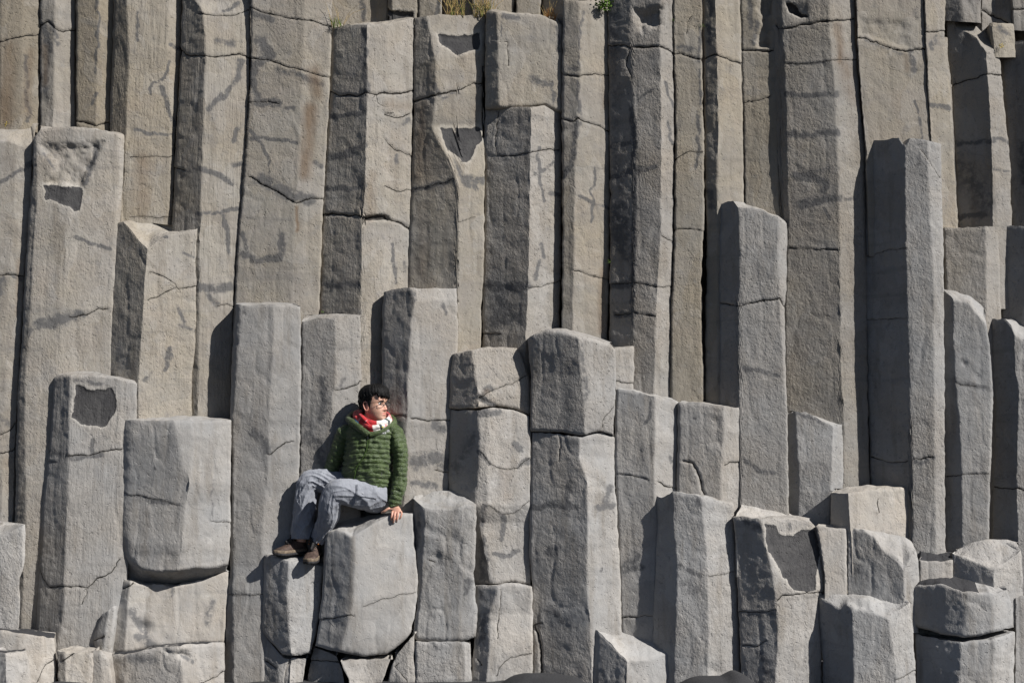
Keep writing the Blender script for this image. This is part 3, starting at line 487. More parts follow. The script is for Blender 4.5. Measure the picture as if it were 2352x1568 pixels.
B('broken cap block with a black left face and pale slanting front, mid cliff', 0.39, [[(1040,814),(1035,860),(1033,940)],[(1084,806),(1090,850),(1099,905),(1097,942)],[(1190,801),(1217,862),(1218,958)]], [-36,13], top=[(1040,813),(1083,805),(1116,799),(1160,798),(1188,801),(1204,822),(1217,862)], bot=[(1033,937),(1054,939),(1090,937),(1138,933),(1182,939),(1217,953)], back=[(1050,806),(1185,796)], td=0.18, under=True, side=.3, warm=.45, tone=1.06, name='basalt_block',
  cracks=[([(1098,915),(1135,895),(1175,880),(1217,858)],.5,.012)], stains=[([(1112,898),(1130,892)],9,.9),([(1100,910),(1135,932)],7)], scars=[([(1098,905),(1115,908),(1140,930),(1092,934)],.03,False)], rust=[([(1115,900),(1120,898)],10,.7)], fur=.4, rgh=1.2)
B('shaft with curved shell marks beneath the broken cap block', 0.38, [[(1034,942),(1032,1080),(1030,1160),(1060,1200),(1090,1360)],[(1098,942),(1102,1000),(1100,1080),(1092,1150),(1100,1200),(1118,1300),(1128,1360)],[(1120,945),(1116,1030),(1120,1166),(1111,1214),(1116,1270),(1135,1360)],[(1218,957),(1220,1100),(1220,1200),(1222,1360)]], [-38,-4,11], top=[(1033,939),(1054,942),(1090,940),(1138,936),(1182,942),(1218,956)], bot=[(1030,1345),(1091,1344),(1145,1342),(1175,1336),(1222,1345)], under=True, warm=.30, tone=1.03,
  cracks=[([(1105,1040),(1125,1066),(1160,1080),(1190,1075),(1215,1050)],.7,.006),([(1122,1160),(1150,1180),(1180,1180),(1216,1150)],.4,.005)],
  stains=[([(1105,1040),(1125,1066)],5),([(1192,1072),(1212,1056)],7,.9),([(1186,1020),(1192,1030)],9,1),([(1105,950),(1145,946)],9,.9),([(1155,1185),(1156,1240)],6),([(1133,1270),(1160,1278),(1190,1264)],6),([(1108,1240),(1108,1325),(1125,1335)],14,.7),([(1110,1270),(1120,1280)],8),([(1110,1160),(1105,1210)],9,.6),([(1045,1080),(1090,1000)],25,.4)], rust=[([(1160,1085),(1160,1140)],18,.35)])
B('lower pale drum at the base under the shell marked shaft', 0.33, [[(1091,1346),(1092,1440),(1086,1500),(1080,1610)],[(1146,1345),(1124,1410),(1126,1470),(1112,1610)],[(1222,1346),(1223,1440),(1222,1610)]], [-24,9], top=[(1091,1346),(1145,1344),(1175,1338),(1222,1347)], warm=.25, tone=1.1, amp=1.3, under=False, ext=.1,
  cracks=[([(1150,1350),(1147,1400),(1142,1468)],1.0,.012),([(1140,1550),(1145,1535),(1175,1508),(1220,1502)],.9,.01),([(1095,1510),(1110,1530)],1)], stains=[([(1110,1420),(1105,1480)],18,.6),([(1108,1360),(1110,1375)],9,.6)])
B('rough topped stump beside the seated man at his left hand', 0.31, [[(947,1141),(950,1230),(958,1330),(957,1400),(950,1470)],[(975,1163),(976,1190),(972,1260),(965,1380),(958,1470)],[(1060,1170),(1062,1300),(1052,1470)],[(1093,1162),(1092,1240),(1088,1340),(1094,1400),(1090,1462)]], [-42,-3,8], top=[(947,1142),(960,1155),(975,1166),(1040,1168),(1070,1160),(1093,1158)], bot=[(950,1462),(960,1468),(1030,1471),(1075,1466),(1092,1460)], back=[(950,1138),(988,1128),(1028,1122),(1062,1130),(1085,1150)], td=0.16, under=True, side=.3, warm=.12, tone=.93, amp=1.9, name='basalt_block',
  stains=[([(1075,1335),(1068,1360)],10,.9),([(960,1180),(952,1260)],8,.6)], cracks=[([(985,1284),(998,1292)],1.3)], pits=[(1000,1280,14,.02),(1040,1240,18,.015)])
B('square base block under the rough topped stump', 0.31, [[(955,1474),(955,1610)],[(1066,1473),(1070,1610)],[(1082,1478),(1086,1610)]], [0,18], warm=.1, tone=1.0, name='basalt_block', ext=.1, stains=[([(995,1478),(1005,1490)],8,.6)], under=False)
B('round shouldered upper drum with a rough dark face and pale right face, centre', 0.27, [[(1208,778),(1218,860),(1218,950),(1219,1000)],[(1223,770),(1221,860),(1221,1000)],[(1328,772),(1333,850),(1340,920),(1344,1003)],[(1416,802),(1416,860),(1413,940),(1410,1004)]], [-42,-17,17], top=[(1208,779),(1222,768),(1240,762),(1258,758),(1288,760),(1320,769),(1368,780),(1401,790),(1416,803)], bot=[(1219,990),(1285,993),(1331,1001),(1380,992),(1410,1001)], back=[(1215,768),(1258,756),(1300,756),(1405,786)], under=True, side=.3, warm=.25, tone=1.0, lip=.02,
  stains=[([(1335,790),(1340,850)],10,.5),([(1345,870),(1346,920)],10,.6),([(1300,850),(1310,960)],22,.35)], cracks=[([(1385,985),(1390,960),(1410,930)],.6)], rgh=1.2, td=0.25)
B('long lower shaft under the round shouldered drum', 0.28, [[(1221,994),(1218,1150),(1216,1280),(1221,1340),(1218,1400),(1224,1440),(1222,1610)],[(1331,1004),(1330,1050),(1350,1110),(1350,1200),(1348,1350),(1355,1440),(1362,1610)],[(1411,1004),(1413,1100),(1420,1230),(1425,1330),(1428,1500),(1430,1610)]], [-17,18], top=[(1221,992),(1285,995),(1331,1003),(1380,994),(1411,1003)], warm=.22, tone=1.0, ext=.15,
  cracks=[([(1226,1434),(1245,1431)],.8),([(1227,1436),(1240,1480),(1240,1550)],1.8,.03),([(1285,1000),(1284,1060)],.7)],
  stains=[([(1225,1166),(1270,1160),(1325,1166)],8,.9),([(1308,1105),(1306,1165)],9,.9),([(1375,1165),(1405,1160)],10,.9),([(1390,1150),(1405,1120)],9,.7),([(1260,1265),(1272,1270)],13,.9),([(1270,1400),(1300,1440)],16,.5),([(1378,1300),(1379,1310)],4),([(1230,1030),(1232,1080)],10,.5)])
B('small pale block tucked right of the round shouldered drum', 0.42, [[(1410,800),(1412,940)],[(1456,796),(1456,940)]], [14], warm=.35, tone=1.05, name='basalt_block', cracks=[([(1415,875),(1430,880),(1456,879)],.9)], td=.2)
B('short column with a curved black scratch, right of the round shouldered drum shaft', 0.34, [[(1416,897),(1413,980),(1412,1060),(1418,1200),(1424,1330),(1429,1500)],[(1505,911),(1504,1000),(1502,1060),(1504,1200),(1500,1500)],[(1557,924),(1559,1000),(1556,1060),(1557,1180),(1560,1500)]], [-10,20], top=[(1416,896),(1423,893),(1460,900),(1504,909),(1537,918),(1557,923)], back=[(1418,890),(1540,912)], warm=.22, tone=.98,
  cracks=[([(1414,1087),(1430,1089),(1452,1093),(1490,1103)],1.0,.01),([(1512,1106),(1522,1116),(1556,1122)],1.0,.01),([(1428,1417),(1500,1414)],.8)], stains=[([(1494,925),(1492,960),(1482,975)],4),([(1433,1300),(1465,1275)],9,.8),([(1430,1315),(1470,1300)],10,.7),([(1470,1020),(1475,1060)],8,.5),([(1470,905),(1505,915)],5,.5),([(1538,1045),(1541,1060)],5,.7)], td=0.2)
B('flat topped short column with a diagonal open joint, beside the tall standing pillar', 0.32, [[(1558,926),(1559,1000),(1557,1060),(1556,1230)],[(1662,934),(1662,1000),(1656,1060),(1655,1250)],[(1698,937),(1700,1060),(1703,1110),(1698,1250)]], [-9,20], top=[(1558,925),(1617,928),(1661,933),(1698,936)], back=[(1560,922),(1690,931)], warm=.25, tone=.95,
  cracks=[([(1556,1057),(1575,1060),(1590,1063),(1600,1080),(1610,1108),(1619,1145)],1.8,.025),([(1663,1068),(1675,1062),(1702,1063)],1.1,.01)], stains=[([(1594,960),(1600,962)],4)], scars=[([(1635,955),(1660,955),(1660,1030),(1634,1022)],.008,False)], td=0.2)
B('stout pillar with a black shadow side, left of the heart shaped dark patch', 0.16, [[(1504,1135),(1507,1200),(1506,1290),(1500,1440),(1498,1610)],[(1546,1130),(1548,1200),(1556,1300),(1555,1380),(1550,1480),(1548,1610)],[(1606,1140),(1618,1210),(1625,1300),(1628,1440),(1626,1610)],[(1684,1163),(1688,1240),(1692,1330),(1697,1440),(1703,1610)]], [-42,-9,15], top=[(1504,1134),(1518,1141),(1537,1136),(1546,1127),(1580,1136),(1640,1148),(1688,1164)], back=[(1510,1132),(1580,1134),(1690,1150)], warm=.12, tone=1.02, ext=.15,
  cracks=[([(1630,1323),(1660,1318),(1692,1313)],.6,.005)], stains=[([(1565,1300),(1610,1322)],7,.7),([(1600,1140),(1610,1160)],9,.6),([(1570,1340),(1610,1360)],22,.4)], pits=[(1640,1540,14,.02)], td=0.2)
B('low block with a tilted pale top at the base in front of the stout pillar', 0.14, [[(1363,1444),(1361,1500),(1355,1610)],[(1374,1450),(1374,1500),(1372,1610)],[(1440,1514),(1440,1560),(1438,1610)],[(1546,1490),(1547,1540),(1544,1610)]], [-42,-22,15], top=[(1363,1443),(1372,1448),(1400,1475),(1440,1515),(1490,1512),(1546,1492)], back=[(1370,1441),(1420,1444),(1480,1450),(1515,1462),(1544,1484)], td=0.2, warm=.12, tone=1.08, name='basalt_block', ext=.1)
# ------------------------------------------------------------------ right
B('tall standing pillar with a slanted top, black left side and a level joint', 0.34, [[(1649,468),(1648,700),(1645,925),(1645,1020)],[(1695,462),(1700,560),(1697,700),(1698,900),(1702,1060),(1702,1250)],[(1787,500),(1786,600),(1790,690),(1800,860),(1806,960),(1808,1250)],[(1808,515),(1806,650),(1801,700),(1806,900),(1809,960),(1812,1250)]], [-42,-5,24], bot=[(1645,1000),(1690,1000),(1705,1250),(1812,1250)], top=[(1649,468),(1672,460),(1684,458),(1695,472),(1749,480),(1787,500),(1808,516)], back=[(1680,457),(1740,468),(1800,500)], td=0.2, warm=.22, tone=1.0,
  cracks=[([(1646,696),(1670,698),(1698,703),(1749,693),(1791,685),(1800,704)],1.4,.018)], stains=[([(1704,850),(1740,846)],9,.7),([(1715,845),(1790,860)],7,.7),([(1704,1050),(1740,1080),(1775,1085)],8,.7)], rgh=1.1)
B('small column with a wavy top between the tall pillar and the pale block', 0.36, [[(1803,950),(1801,1060),(1808,1110),(1816,1240)],[(1827,948),(1834,1060),(1836,1130),(1830,1240)],[(1914,974),(1911,1060),(1906,1150),(1904,1250)],[(1936,976),(1939,1060),(1938,1250)]], [-42,-8,20], top=[(1803,949),(1823,945),(1849,945),(1866,951),(1882,962),(1915,975),(1936,976)], back=[(1815,943),(1860,946),(1932,972)], warm=.12, tone=.95, stains=[([(1830,950),(1860,955),(1895,975)],8,.6)], td=0.08)
B('tallest freestanding pillar with a wide black left face, right of the centre', 0.21, [[(1977,332),(1981,600),(1988,800),(1996,1000),(1999,1180)],[(2079,320),(2078,400),(2081,574),(2084,680),(2089,846),(2091,1011),(2095,1100),(2098,1330)],[(2130,322),(2138,539),(2146,663),(2146,900),(2150,1330)],[(2162,333),(2164,420),(2166,516),(2168,680),(2172,1330)]], [-42,-7,17], top=[(1977,333),(2010,325),(2043,319),(2065,316),(2074,331),(2082,333),(2090,315),(2134,322),(2162,333)], bot=[(1999,1150),(2085,1150),(2098,1310),(2172,1310)], warm=.2, tone=1.02,
  cracks=[([(1982,590),(2020,582),(2050,572),(2083,570)],.8,.008),([(2000,1050),(2060,1063),(2095,1055),(2143,1048)],1.0,.012),([(1986,735),(2080,730)],.5,.005),([(2112,340),(2140,380),(2163,410)],.7)], stains=[([(2096,1062),(2143,1050)],9,.7),([(2108,350),(2110,380)],5,.5)], rgh=1.1, td=0.2)
B('short pillar with a glossy pale slanting crown beside the tallest pillar', 0.2, [[(2149,667),(2152,800),(2155,1000),(2158,1330)],[(2190,684),(2191,800),(2193,870),(2203,960),(2208,1050),(2212,1330)],[(2268,745),(2275,800),(2281,900),(2278,1000),(2273,1100),(2270,1330)]], [-42,-5], top=[(2149,666),(2169,665),(2180,676),(2193,688),(2226,693),(2240,712),(2268,745)], back=[(2165,664),(2215,672),(2266,686),(2272,720)], td=0.15, warm=.12, tone=.97,
  cracks=[([(2197,875),(2215,887),(2240,886)],.8,.01),([(2160,1095),(2210,1090),(2270,1088)],.8,.008)], stains=[([(2212,824),(2216,840)],6,.5),([(2200,880),(2270,890)],9,.5)], pits=[(2245,865,9,.007),(2216,835,6,.008)])
B('dark sided pillar at the right edge with a pale broken crown', 0.18, [[(2279,735),(2278,830),(2284,930),(2283,1000),(2280,1100),(2277,1330)],[(2329,752),(2332,850),(2341,900),(2338,1000),(2335,1100),(2341,1330)],[(2440,770),(2450,1330)]], [-42,-4], top=[(2279,734),(2307,733),(2322,748),(2332,768),(2352,780),(2440,770)], back=[(2300,731),(2352,737),(2420,742)], td=0.2, warm=.12, tone=.97, cracks=[([(2280,1118),(2330,1121),(2352,1125)],1,.012)])
B('warm pale block with a dished top above the boulders on the right', 0.14, [[(1908,1131),(1906,1200),(1911,1260)],[(1948,1132),(1951,1180),(1957,1260)],[(2070,1122),(2075,1260)],[(2096,1148),(2096,1260)]], [-42,13,26], top=[(1908,1130),(1947,1133),(1990,1126),(2040,1121),(2075,1120),(2090,1128),(2096,1148)], back=[(1915,1124),(1945,1116),(1990,1113),(2060,1117),(2086,1120)], td=0.12, warm=.45, tone=1.18, name='basalt_block', ext=.2, cracks=[([(2020,1142),(2014,1155),(2018,1178)],1.1,.01)])
B('low pale ledge behind the column with the heart shaped dark patch', 0.18, [[(1690,1170),(1690,1260)],[(1760,1180),(1760,1260)],[(1830,1192),(1832,1260)]], [5,15], top=[(1690,1185),(1760,1192),(1830,1194)], back=[(1700,1158),(1722,1156),(1780,1163),(1826,1184)], td=0.15, warm=.2, tone=1.15, name='basalt_block', ext=.2)
B('column with a big heart shaped dark patch on its pale face', 0.06, [[(1684,1191),(1690,1250),(1692,1330),(1697,1430),(1704,1610)],[(1747,1193),(1755,1240),(1775,1320),(1785,1400),(1787,1480),(1778,1610)],[(1862,1196),(1878,1260),(1884,1330),(1870,1380),(1865,1610)],[(1880,1222),(1890,1260),(1896,1310),(1899,1350),(1882,1375),(1886,1480),(1886,1610)]], [-20,11,26], top=[(1684,1190),(1706,1187),(1746,1193),(1790,1191),(1830,1190),(1862,1196),(1876,1210),(1880,1222)], back=[(1690,1184),(1760,1185),(1830,1184),(1862,1190)], td=0.2, warm=.25, tone=1.02, ext=.15,
  cracks=[([(1785,1378),(1800,1368),(1840,1363),(1898,1360)],1.0,.014),([(1697,1405),(1735,1407),(1780,1402)],.8,.008),([(1705,1483),(1735,1484),(1760,1470)],.8)],
  scars=[([(1757,1203),(1776,1206),(1790,1224),(1823,1228),(1840,1216),(1871,1217),(1876,1240),(1880,1272),(1874,1353),(1850,1358),(1823,1356),(1810,1332),(1796,1324),(1782,1290),(1765,1261)],.005)], stains=[([(1715,1200),(1745,1215)],12,.6),([(1812,1200),(1815,1212)],5,.7),([(1705,1410),(1780,1412)],8,.5),([(1748,1500),(1760,1540)],10,.7)])
B('narrow block right of the heart shaped patch', 0.12, [[(1872,1207),(1884,1260),(1893,1320),(1892,1420)],[(1946,1214),(1945,1420)]], [6], top=[(1872,1206),(1900,1208),(1946,1214)], back=[(1878,1203),(1944,1210)], td=0.12, warm=.3, tone=1.05, name='basalt_block', ext=.1)
B('tilted boulder with a bright slanting crown, under the warm pale dished block', 0.02, [[(1945,1225),(1944,1300),(1945,1420)],[(2076,1306),(2078,1360),(2078,1420)],[(2104,1266),(2112,1320),(2110,1420)]], [-13,22], top=[(1945,1222),(1957,1213),(1985,1217),(2006,1230),(2032,1265),(2061,1284),(2076,1306),(2090,1280),(2104,1266)], back=[(1960,1212),(2020,1222),(2078,1232),(2092,1244),(2102,1262)], td=0.12, warm=.15, tone=1.0, name='basalt_block', amp=1.4, ext=.1, stains=[([(1960,1330),(1975,1300)],14,.5)])
B('small low block between two boulders with sand on its top, right side', 0.08, [[(2110,1286),(2112,1350)],[(2150,1287),(2150,1350)],[(2188,1286),(2188,1350)]], [2,10], back=[(2110,1264),(2188,1268)], td=0.15, sand=.9, warm=.35, tone=1.0, name='basalt_block', amp=1.5, ext=.1)
B('pale topped boulder at the right edge behind the round cap block', 0.0, [[(2188,1268),(2186,1320),(2186,1400)],[(2282,1300),(2284,1400)],[(2344,1262),(2350,1320),(2350,1400)]], [-20,16], top=[(2188,1268),(2226,1283),(2250,1293),(2282,1306),(2310,1290),(2344,1262)], back=[(2192,1262),(2226,1247),(2270,1238),(2314,1238),(2342,1245)], td=0.12, warm=.2, tone=1.1, name='basalt_block', ext=.1)
B('big round cap block with sand on top, resting over an open joint, lower right', -0.14, [[(2082,1352),(2090,1397),(2094,1437)],[(2160,1340),(2164,1385),(2164,1457)],[(2217,1360),(2216,1400),(2215,1466)],[(2284,1366),(2284,1400),(2281,1455)],[(2314,1348),(2327,1390),(2330,1441)]], [-32,-19,-3,26], top=[(2082,1352),(2100,1344),(2160,1340),(2190,1350),(2217,1358),(2250,1362),(2284,1360),(2316,1352)], bot=[(2094,1435),(2130,1446),(2160,1457),(2215,1466),(2260,1460),(2330,1440)], back=[(2090,1342),(2120,1322),(2190,1316),(2280,1322),(2312,1342)], td=0.2, sand=.75, under=True, side=.4, warm=.12, tone=1.03, name='basalt_block', amp=1.4, scars=[([(2225,1345),(2270,1340),(2295,1350),(2285,1362),(2240,1360)],.01,False)], rnd=8, sandr=0.66)
B('drum beneath the round cap block in the lower right', -0.12, [[(2098,1452),(2100,1500),(2102,1610)],[(2158,1464),(2160,1610)],[(2206,1472),(2204,1610)],[(2282,1470),(2276,1610)],[(2329,1452),(2326,1610)]], [-32,-19,-3,24], top=[(2098,1450),(2130,1458),(2160,1466),(2215,1474),(2282,1468),(2329,1450)], warm=.15, tone=1.05, amp=1.3, ext=.1)
B('broad stump with a dark left face and ragged top at the bottom right', -0.08, [[(1882,1370),(1883,1420),(1892,1520),(1892,1610)],[(1956,1398),(1960,1480),(1962,1610)],[(2037,1414),(2050,1480),(2062,1610)],[(2090,1384),(2096,1440),(2103,1520),(2106,1610)]], [-42,-5,17], top=[(1882,1369),(1900,1380),(1929,1400),(1945,1393),(1958,1396),(2000,1402),(2037,1416),(2060,1404),(2090,1383)], back=[(1888,1366),(1945,1365),(2030,1361),(2082,1360)], td=0.1, warm=.1, tone=1.02, name='basalt_block', ext=.1, cracks=[([(2060,1562),(2085,1550),(2103,1540)],.7)])
B('block cut by the right edge at the bottom', 0.04, [[(2330,1372),(2331,1440),(2328,1610)],[(2420,1372),(2420,1610)]], [2], top=[(2330,1372),(2352,1366),(2420,1362)], back=[(2330,1362),(2360,1352),(2410,1350)], warm=.15, tone=1.0, name='basalt_block', ext=.1)
# ------------------------------------------------------------------ the man's seat and footrest, rubble under them
B('pale block on which the man sits', 0.22, [[(750,1224),(746,1260),(740,1350),(733,1420),(722,1484)],[(809,1232),(813,1300),(808,1380),(795,1450),(782,1500)],[(835,1216),(828,1300),(835,1400),(836,1508)],[(949,1182),(951,1230),(957,1290),(960,1340),(952,1420),(940,1460),(905,1502)]], [-21,9,13], top=[(750,1224),(772,1216),(792,1222),(809,1232),(826,1222),(850,1206),(896,1184),(949,1180)], bot=[(722,1482),(760,1495),(782,1500),(835,1507),(890,1502),(940,1462)], back=[(765,1206),(800,1190),(850,1180),(900,1177),(948,1178)], td=0.25, side=.4, under=True, warm=.12, tone=1.03, name='basalt_block', rnd=7,
  cracks=[([(733,1420),(780,1417),(812,1412)],.7,.006),([(835,1392),(880,1375),(955,1358)],.4,.003)], stains=[([(800,1495),(820,1500)],9,.6),([(780,1300),(770,1360)],22,.3)], rgh=.4)
B('block under the boots of the man', 0.31, [[(609,1274),(607,1350),(603,1420),(602,1446)],[(663,1288),(660,1360),(664,1450),(670,1506)],[(744,1300),(738,1350),(733,1420),(724,1465),(712,1502)]], [-24,15], top=[(609,1273),(640,1282),(663,1289),(700,1292),(744,1300)], bot=[(602,1445),(625,1478),(650,1504),(690,1506),(712,1500)], back=[(612,1262),(660,1262),(735,1274)], td=0.22, side=.4, under=True, warm=.1, tone=1.0, name='basalt_block', amp=1.2)
B('dark triangular rock at the base below the boot block', 0.36, [[(603,1452),(595,1520),(592,1610)],[(635,1490),(640,1540),(640,1610)],[(668,1512),(655,1540),(650,1610)]], [-24,-8], top=[(603,1450),(625,1482),(650,1508),(668,1512)], warm=.1, tone=.9, name='basalt_block', amp=1.3, ext=.1, cracks=[([(597,1508),(615,1520),(632,1535)],1.5,.02)])
B('pale bottom rock below the boot block', 0.34, [[(652,1520),(630,1560),(626,1610)],[(668,1508),(662,1610)],[(706,1510),(698,1560),(694,1610)]], [-26,13], top=[(630,1540),(650,1518),(670,1508),(706,1510)], warm=.15, tone=1.05, name='basalt_block', amp=1.2, ext=.1)
B('dark flat rock at the bottom below the left corner of the seat block', 0.3, [[(718,1484),(708,1530),(704,1610)],[(775,1502),(790,1540),(800,1610)]], [-20], top=[(718,1482),(745,1490),(775,1504)], warm=.1, tone=.92, name='basalt_block', amp=1.3, ext=.1, cracks=[([(714,1516),(745,1518),(780,1520)],1.3,.02)])
B('angular pale rock at the bottom below the seat block', 0.25, [[(778,1518),(800,1560),(810,1610)],[(835,1512),(840,1610)],[(905,1500),(880,1560),(870,1610)]], [12,4], top=[(775,1520),(800,1512),(850,1512),(905,1508)], warm=.35, tone=1.1, name='basalt_block', amp=1.6, ext=.1)
B('cracked leaning rock at the bottom between the seat block and the square base block', 0.3, [[(905,1500),(890,1560),(880,1610)],[(940,1462),(936,1610)],[(955,1445),(955,1610)]], [-6,12], top=[(885,1528),(905,1505),(940,1465),(955,1450)], warm=.25, tone=1.0, name='basalt_block', amp=1.6, ext=.1, cracks=[([(905,1530),(925,1520),(940,1568)],1)])
# ------------------------------------------------------------------ the seated man
YS = .12
def pc(x, y, Y): return unproj(np.asarray(x)*.30027+602.9, np.asarray(y)*.30027+849.9, np.asarray(Y)+YS)
def hd(x, y, Y): return unproj(620.2+.15382*np.asarray(x), 1068.0+.15382*np.asarray(y), np.asarray(Y)+YS)
def spline(pts, n):
    P = np.array(pts, float); k = len(P); Q = np.concatenate([[2*P[0]-P[1]], P, [2*P[-1]-P[-2]]])
    t = np.linspace(0, k-1, n); i = np.clip(t.astype(int), 0, k-2); f = (t-i)[:, None]
    a, b, c, d = Q[i], Q[i+1], Q[i+2], Q[i+3]
    return .5*((2*b)+(-a+c)*f+(2*a-5*b+4*c-d)*f*f+(-a+3*b-3*c+d)*f**3)
def tube(pts, rad, n=40, m=28, flat=1.0, up=(0, -1, 0), disp=None, closed=False, cap=True):
    """lofted tube; returns verts grid [n,m,3] ; rad: list (r or (ra,rb))"""
    C = spline(pts, n); R = np.array([(r, r*flat) if np.isscalar(r) else r for r in rad], float)
    t = np.linspace(0, len(rad)-1, n); ra = np.interp(t, range(len(rad)), R[:, 0]); rb = np.interp(t, range(len(rad)), R[:, 1])
    T = np.gradient(C, axis=0); T /= np.linalg.norm(T, axis=1, keepdims=True); upv = np.array(up, float)
    A = np.cross(T, upv); A /= np.linalg.norm(A, axis=1, keepdims=True); Bv = np.cross(A, T)
    ph = np.linspace(0, 2*np.pi, m, endpoint=False)
    s = np.concatenate([[0], np.cumsum(np.linalg.norm(np.diff(C, axis=0), axis=1))])
    D = np.zeros((n, m)) if disp is None else disp(s[:, None]+0*ph[None], ph[None]+0*s[:, None], C[:, None]+0*ph[None, :, None])
    dirv = A[:, None]*np.cos(ph)[None, :, None]+Bv[:, None]*np.sin(ph)[None, :, None]
    G = C[:, None]+A[:, None]*(np.cos(ph)[None, :, None]*(ra[:, None, None]+D[..., None]))+Bv[:, None]*(np.sin(ph)[None, :, None]*(rb[:, None, None]+D[..., None]))
    return G
class Bag:
    def __init__(s): s.V = []; s.F = []; s.n = 0; s.att = []
    def grid(s, G, wrap=True, caps=True, flip=False, att=0.):
        R, C = G.shape[:2]; V = G.reshape(-1, 3); f = grid_faces(R, C, wrap)
        if flip: f = f[:, ::-1]
        s.V.append(V); F = [tuple(x) for x in (f+s.n)]
        if caps and wrap:
            a = [s.n+i for i in range(C)]; b = [s.n+(R-1)*C+i for i in range(C)]
            F.append(tuple(a) if flip else tuple(a)); F.append(tuple(b[::-1]))
        s.F += F; s.n += len(V); s.att.append(np.full(len(V), att) if np.isscalar(att) else np.asarray(att).ravel())
        return s
    def ell(s, c, r, n=14, m=20, axes=None):
        th = np.linspace(.08, np.pi-.08, n)[:, None]; ph = np.linspace(0, 2*np.pi, m, endpoint=False)[None]
        L = np.stack([np.sin(th)*np.cos(ph)*r[0], np.sin(th)*np.sin(ph)*r[1], np.cos(th)*r[2]+0*ph], -1)
        if axes is not None: L = L@np.array(axes)
        return s.grid(L+np.array(c))
    def box(s, c, h, axes=None, bev=0):
        L = np.array([(x, y, z) for x in (-1, 1) for y in (-1, 1) for z in (-1, 1)], float)*np.array(h)
        if axes is not None: L = L@np.array(axes)
        s.V.append(L+np.array(c)); s.F += [tuple(i+s.n for i in q) for q in ((0, 1, 3, 2), (4, 6, 7, 5), (0, 4, 5, 1), (2, 3, 7, 6), (0, 2, 6, 4), (1, 5, 7, 3))]
        s.n += 8; s.att.append(np.zeros(8)); return s
    def make(s, name, mat, parent, **k):
        V = np.concatenate(s.V); at = k.pop('attr', None)
        o = mk(name, V, s.F, mat, parent, origin=np.zeros(3), attrs={at: np.concatenate(s.att)} if at else None, **k); return o
def remesh(o, voxel, smooth=2, it=.5):
    md = o.modifiers.new('r', 'REMESH'); md.mode = 'VOXEL'; md.voxel_size = voxel; md.use_smooth_shade = True
    if smooth:
        m2 = o.modifiers.new('s', 'SMOOTH'); m2.iterations = smooth; m2.factor = it
    dg = bpy.context.evaluated_depsgraph_get(); me = bpy.data.meshes.new_from_object(o.evaluated_get(dg))
    mats = [x for x in o.data.materials]; old = o.data; o.modifiers.clear(); o.data = me; bpy.data.meshes.remove(old)
    if not len(me.materials):
        for x in mats: me.materials.append(x)
    me.polygons.foreach_set('use_smooth', np.ones(len(me.polygons), bool)); me.name = o.name
    return o
def fix_normals(o):
    import bmesh
    bm = bmesh.new(); bm.from_mesh(o.data); bmesh.ops.recalc_face_normals(bm, faces=bm.faces); bm.to_mesh(o.data); bm.free(); return o

hip_c = pc(860, 965, .33)
man = bpy.data.objects.new('person', None); COL.objects.link(man); MO = np.array(pc(860, 1080, .33)); man.location = MO
tag(man, 'man in green quilted jacket and grey trousers sitting on a rock, looking right', 'person')
def under(o):
    o.parent = man; o.location = tuple(-MO); return o

# materials
def skin_mat():
    m = NT('skin'); n = m.noise(60, 4, .6)
    c = m.mix(m.ramp(n, .3, .7), (.47, .262, .18), (.56, .335, .245))
    c = m.mix(m.math('MULTIPLY', m.attr('lip'), .7), c, (.52, .15, .13))
    c = m.mix(m.math('MULTIPLY', m.attr('blush'), .5), c, (.60, .20, .15))
    c = m.mix(m.math('MULTIPLY', m.attr('beard'), m.ramp(m.noise(700, 2, .6), .35, .6, .1, .42)), c, (.10, .07, .055))
    m.l(c, m.b.inputs['Base Color']); m.b.inputs['Roughness'].default_value = .5; m.b.inputs['Subsurface Weight'].default_value = .08
    m.b.inputs['Subsurface Scale'].default_value = .01; m.l(m.bump(m.noise(500, 2, .6), .0006), m.b.inputs['Normal']); return m.m
SKIN = skin_mat()
def cloth_green():
    m = NT('green_nylon'); n = m.noise(30, 4, .6); h = m.noise(60, 4, .65, stretch=(1, 1, 1.8), dist=1.2)
    c = m.mix(m.ramp(n, .3, .7), (.030, .053, .010), (.053, .084, .018)); m.l(c, m.b.inputs['Base Color'])
    m.b.inputs['Roughness'].default_value = .36; m.b.inputs['Specular IOR Level'].default_value = .5; m.b.inputs['Sheen Weight'].default_value = .15
    m.l(m.bump(h, .010, .8), m.b.inputs['Normal']); return m.m
GREEN = cloth_green()
def cloth_grey():
    m = NT('grey_trouser_cloth'); h = m.noise(22, 3, .55, stretch=(1, 1, .6), dist=.8); n = m.noise(15, 4, .6)
    c = m.mix(m.ramp(n, .3, .7), (.205, .215, .242), (.25, .262, .29)); m.l(c, m.b.inputs['Base Color'])
    m.b.inputs['Roughness'].default_value = .75; m.b.inputs['Specular IOR Level'].default_value = .2; m.b.inputs['Sheen Weight'].default_value = .2
    m.l(m.bump(h, .014, .7, m.bump(m.noise(400, 2, .5), .0006)), m.b.inputs['Normal']); return m.m
GREY = cloth_grey()
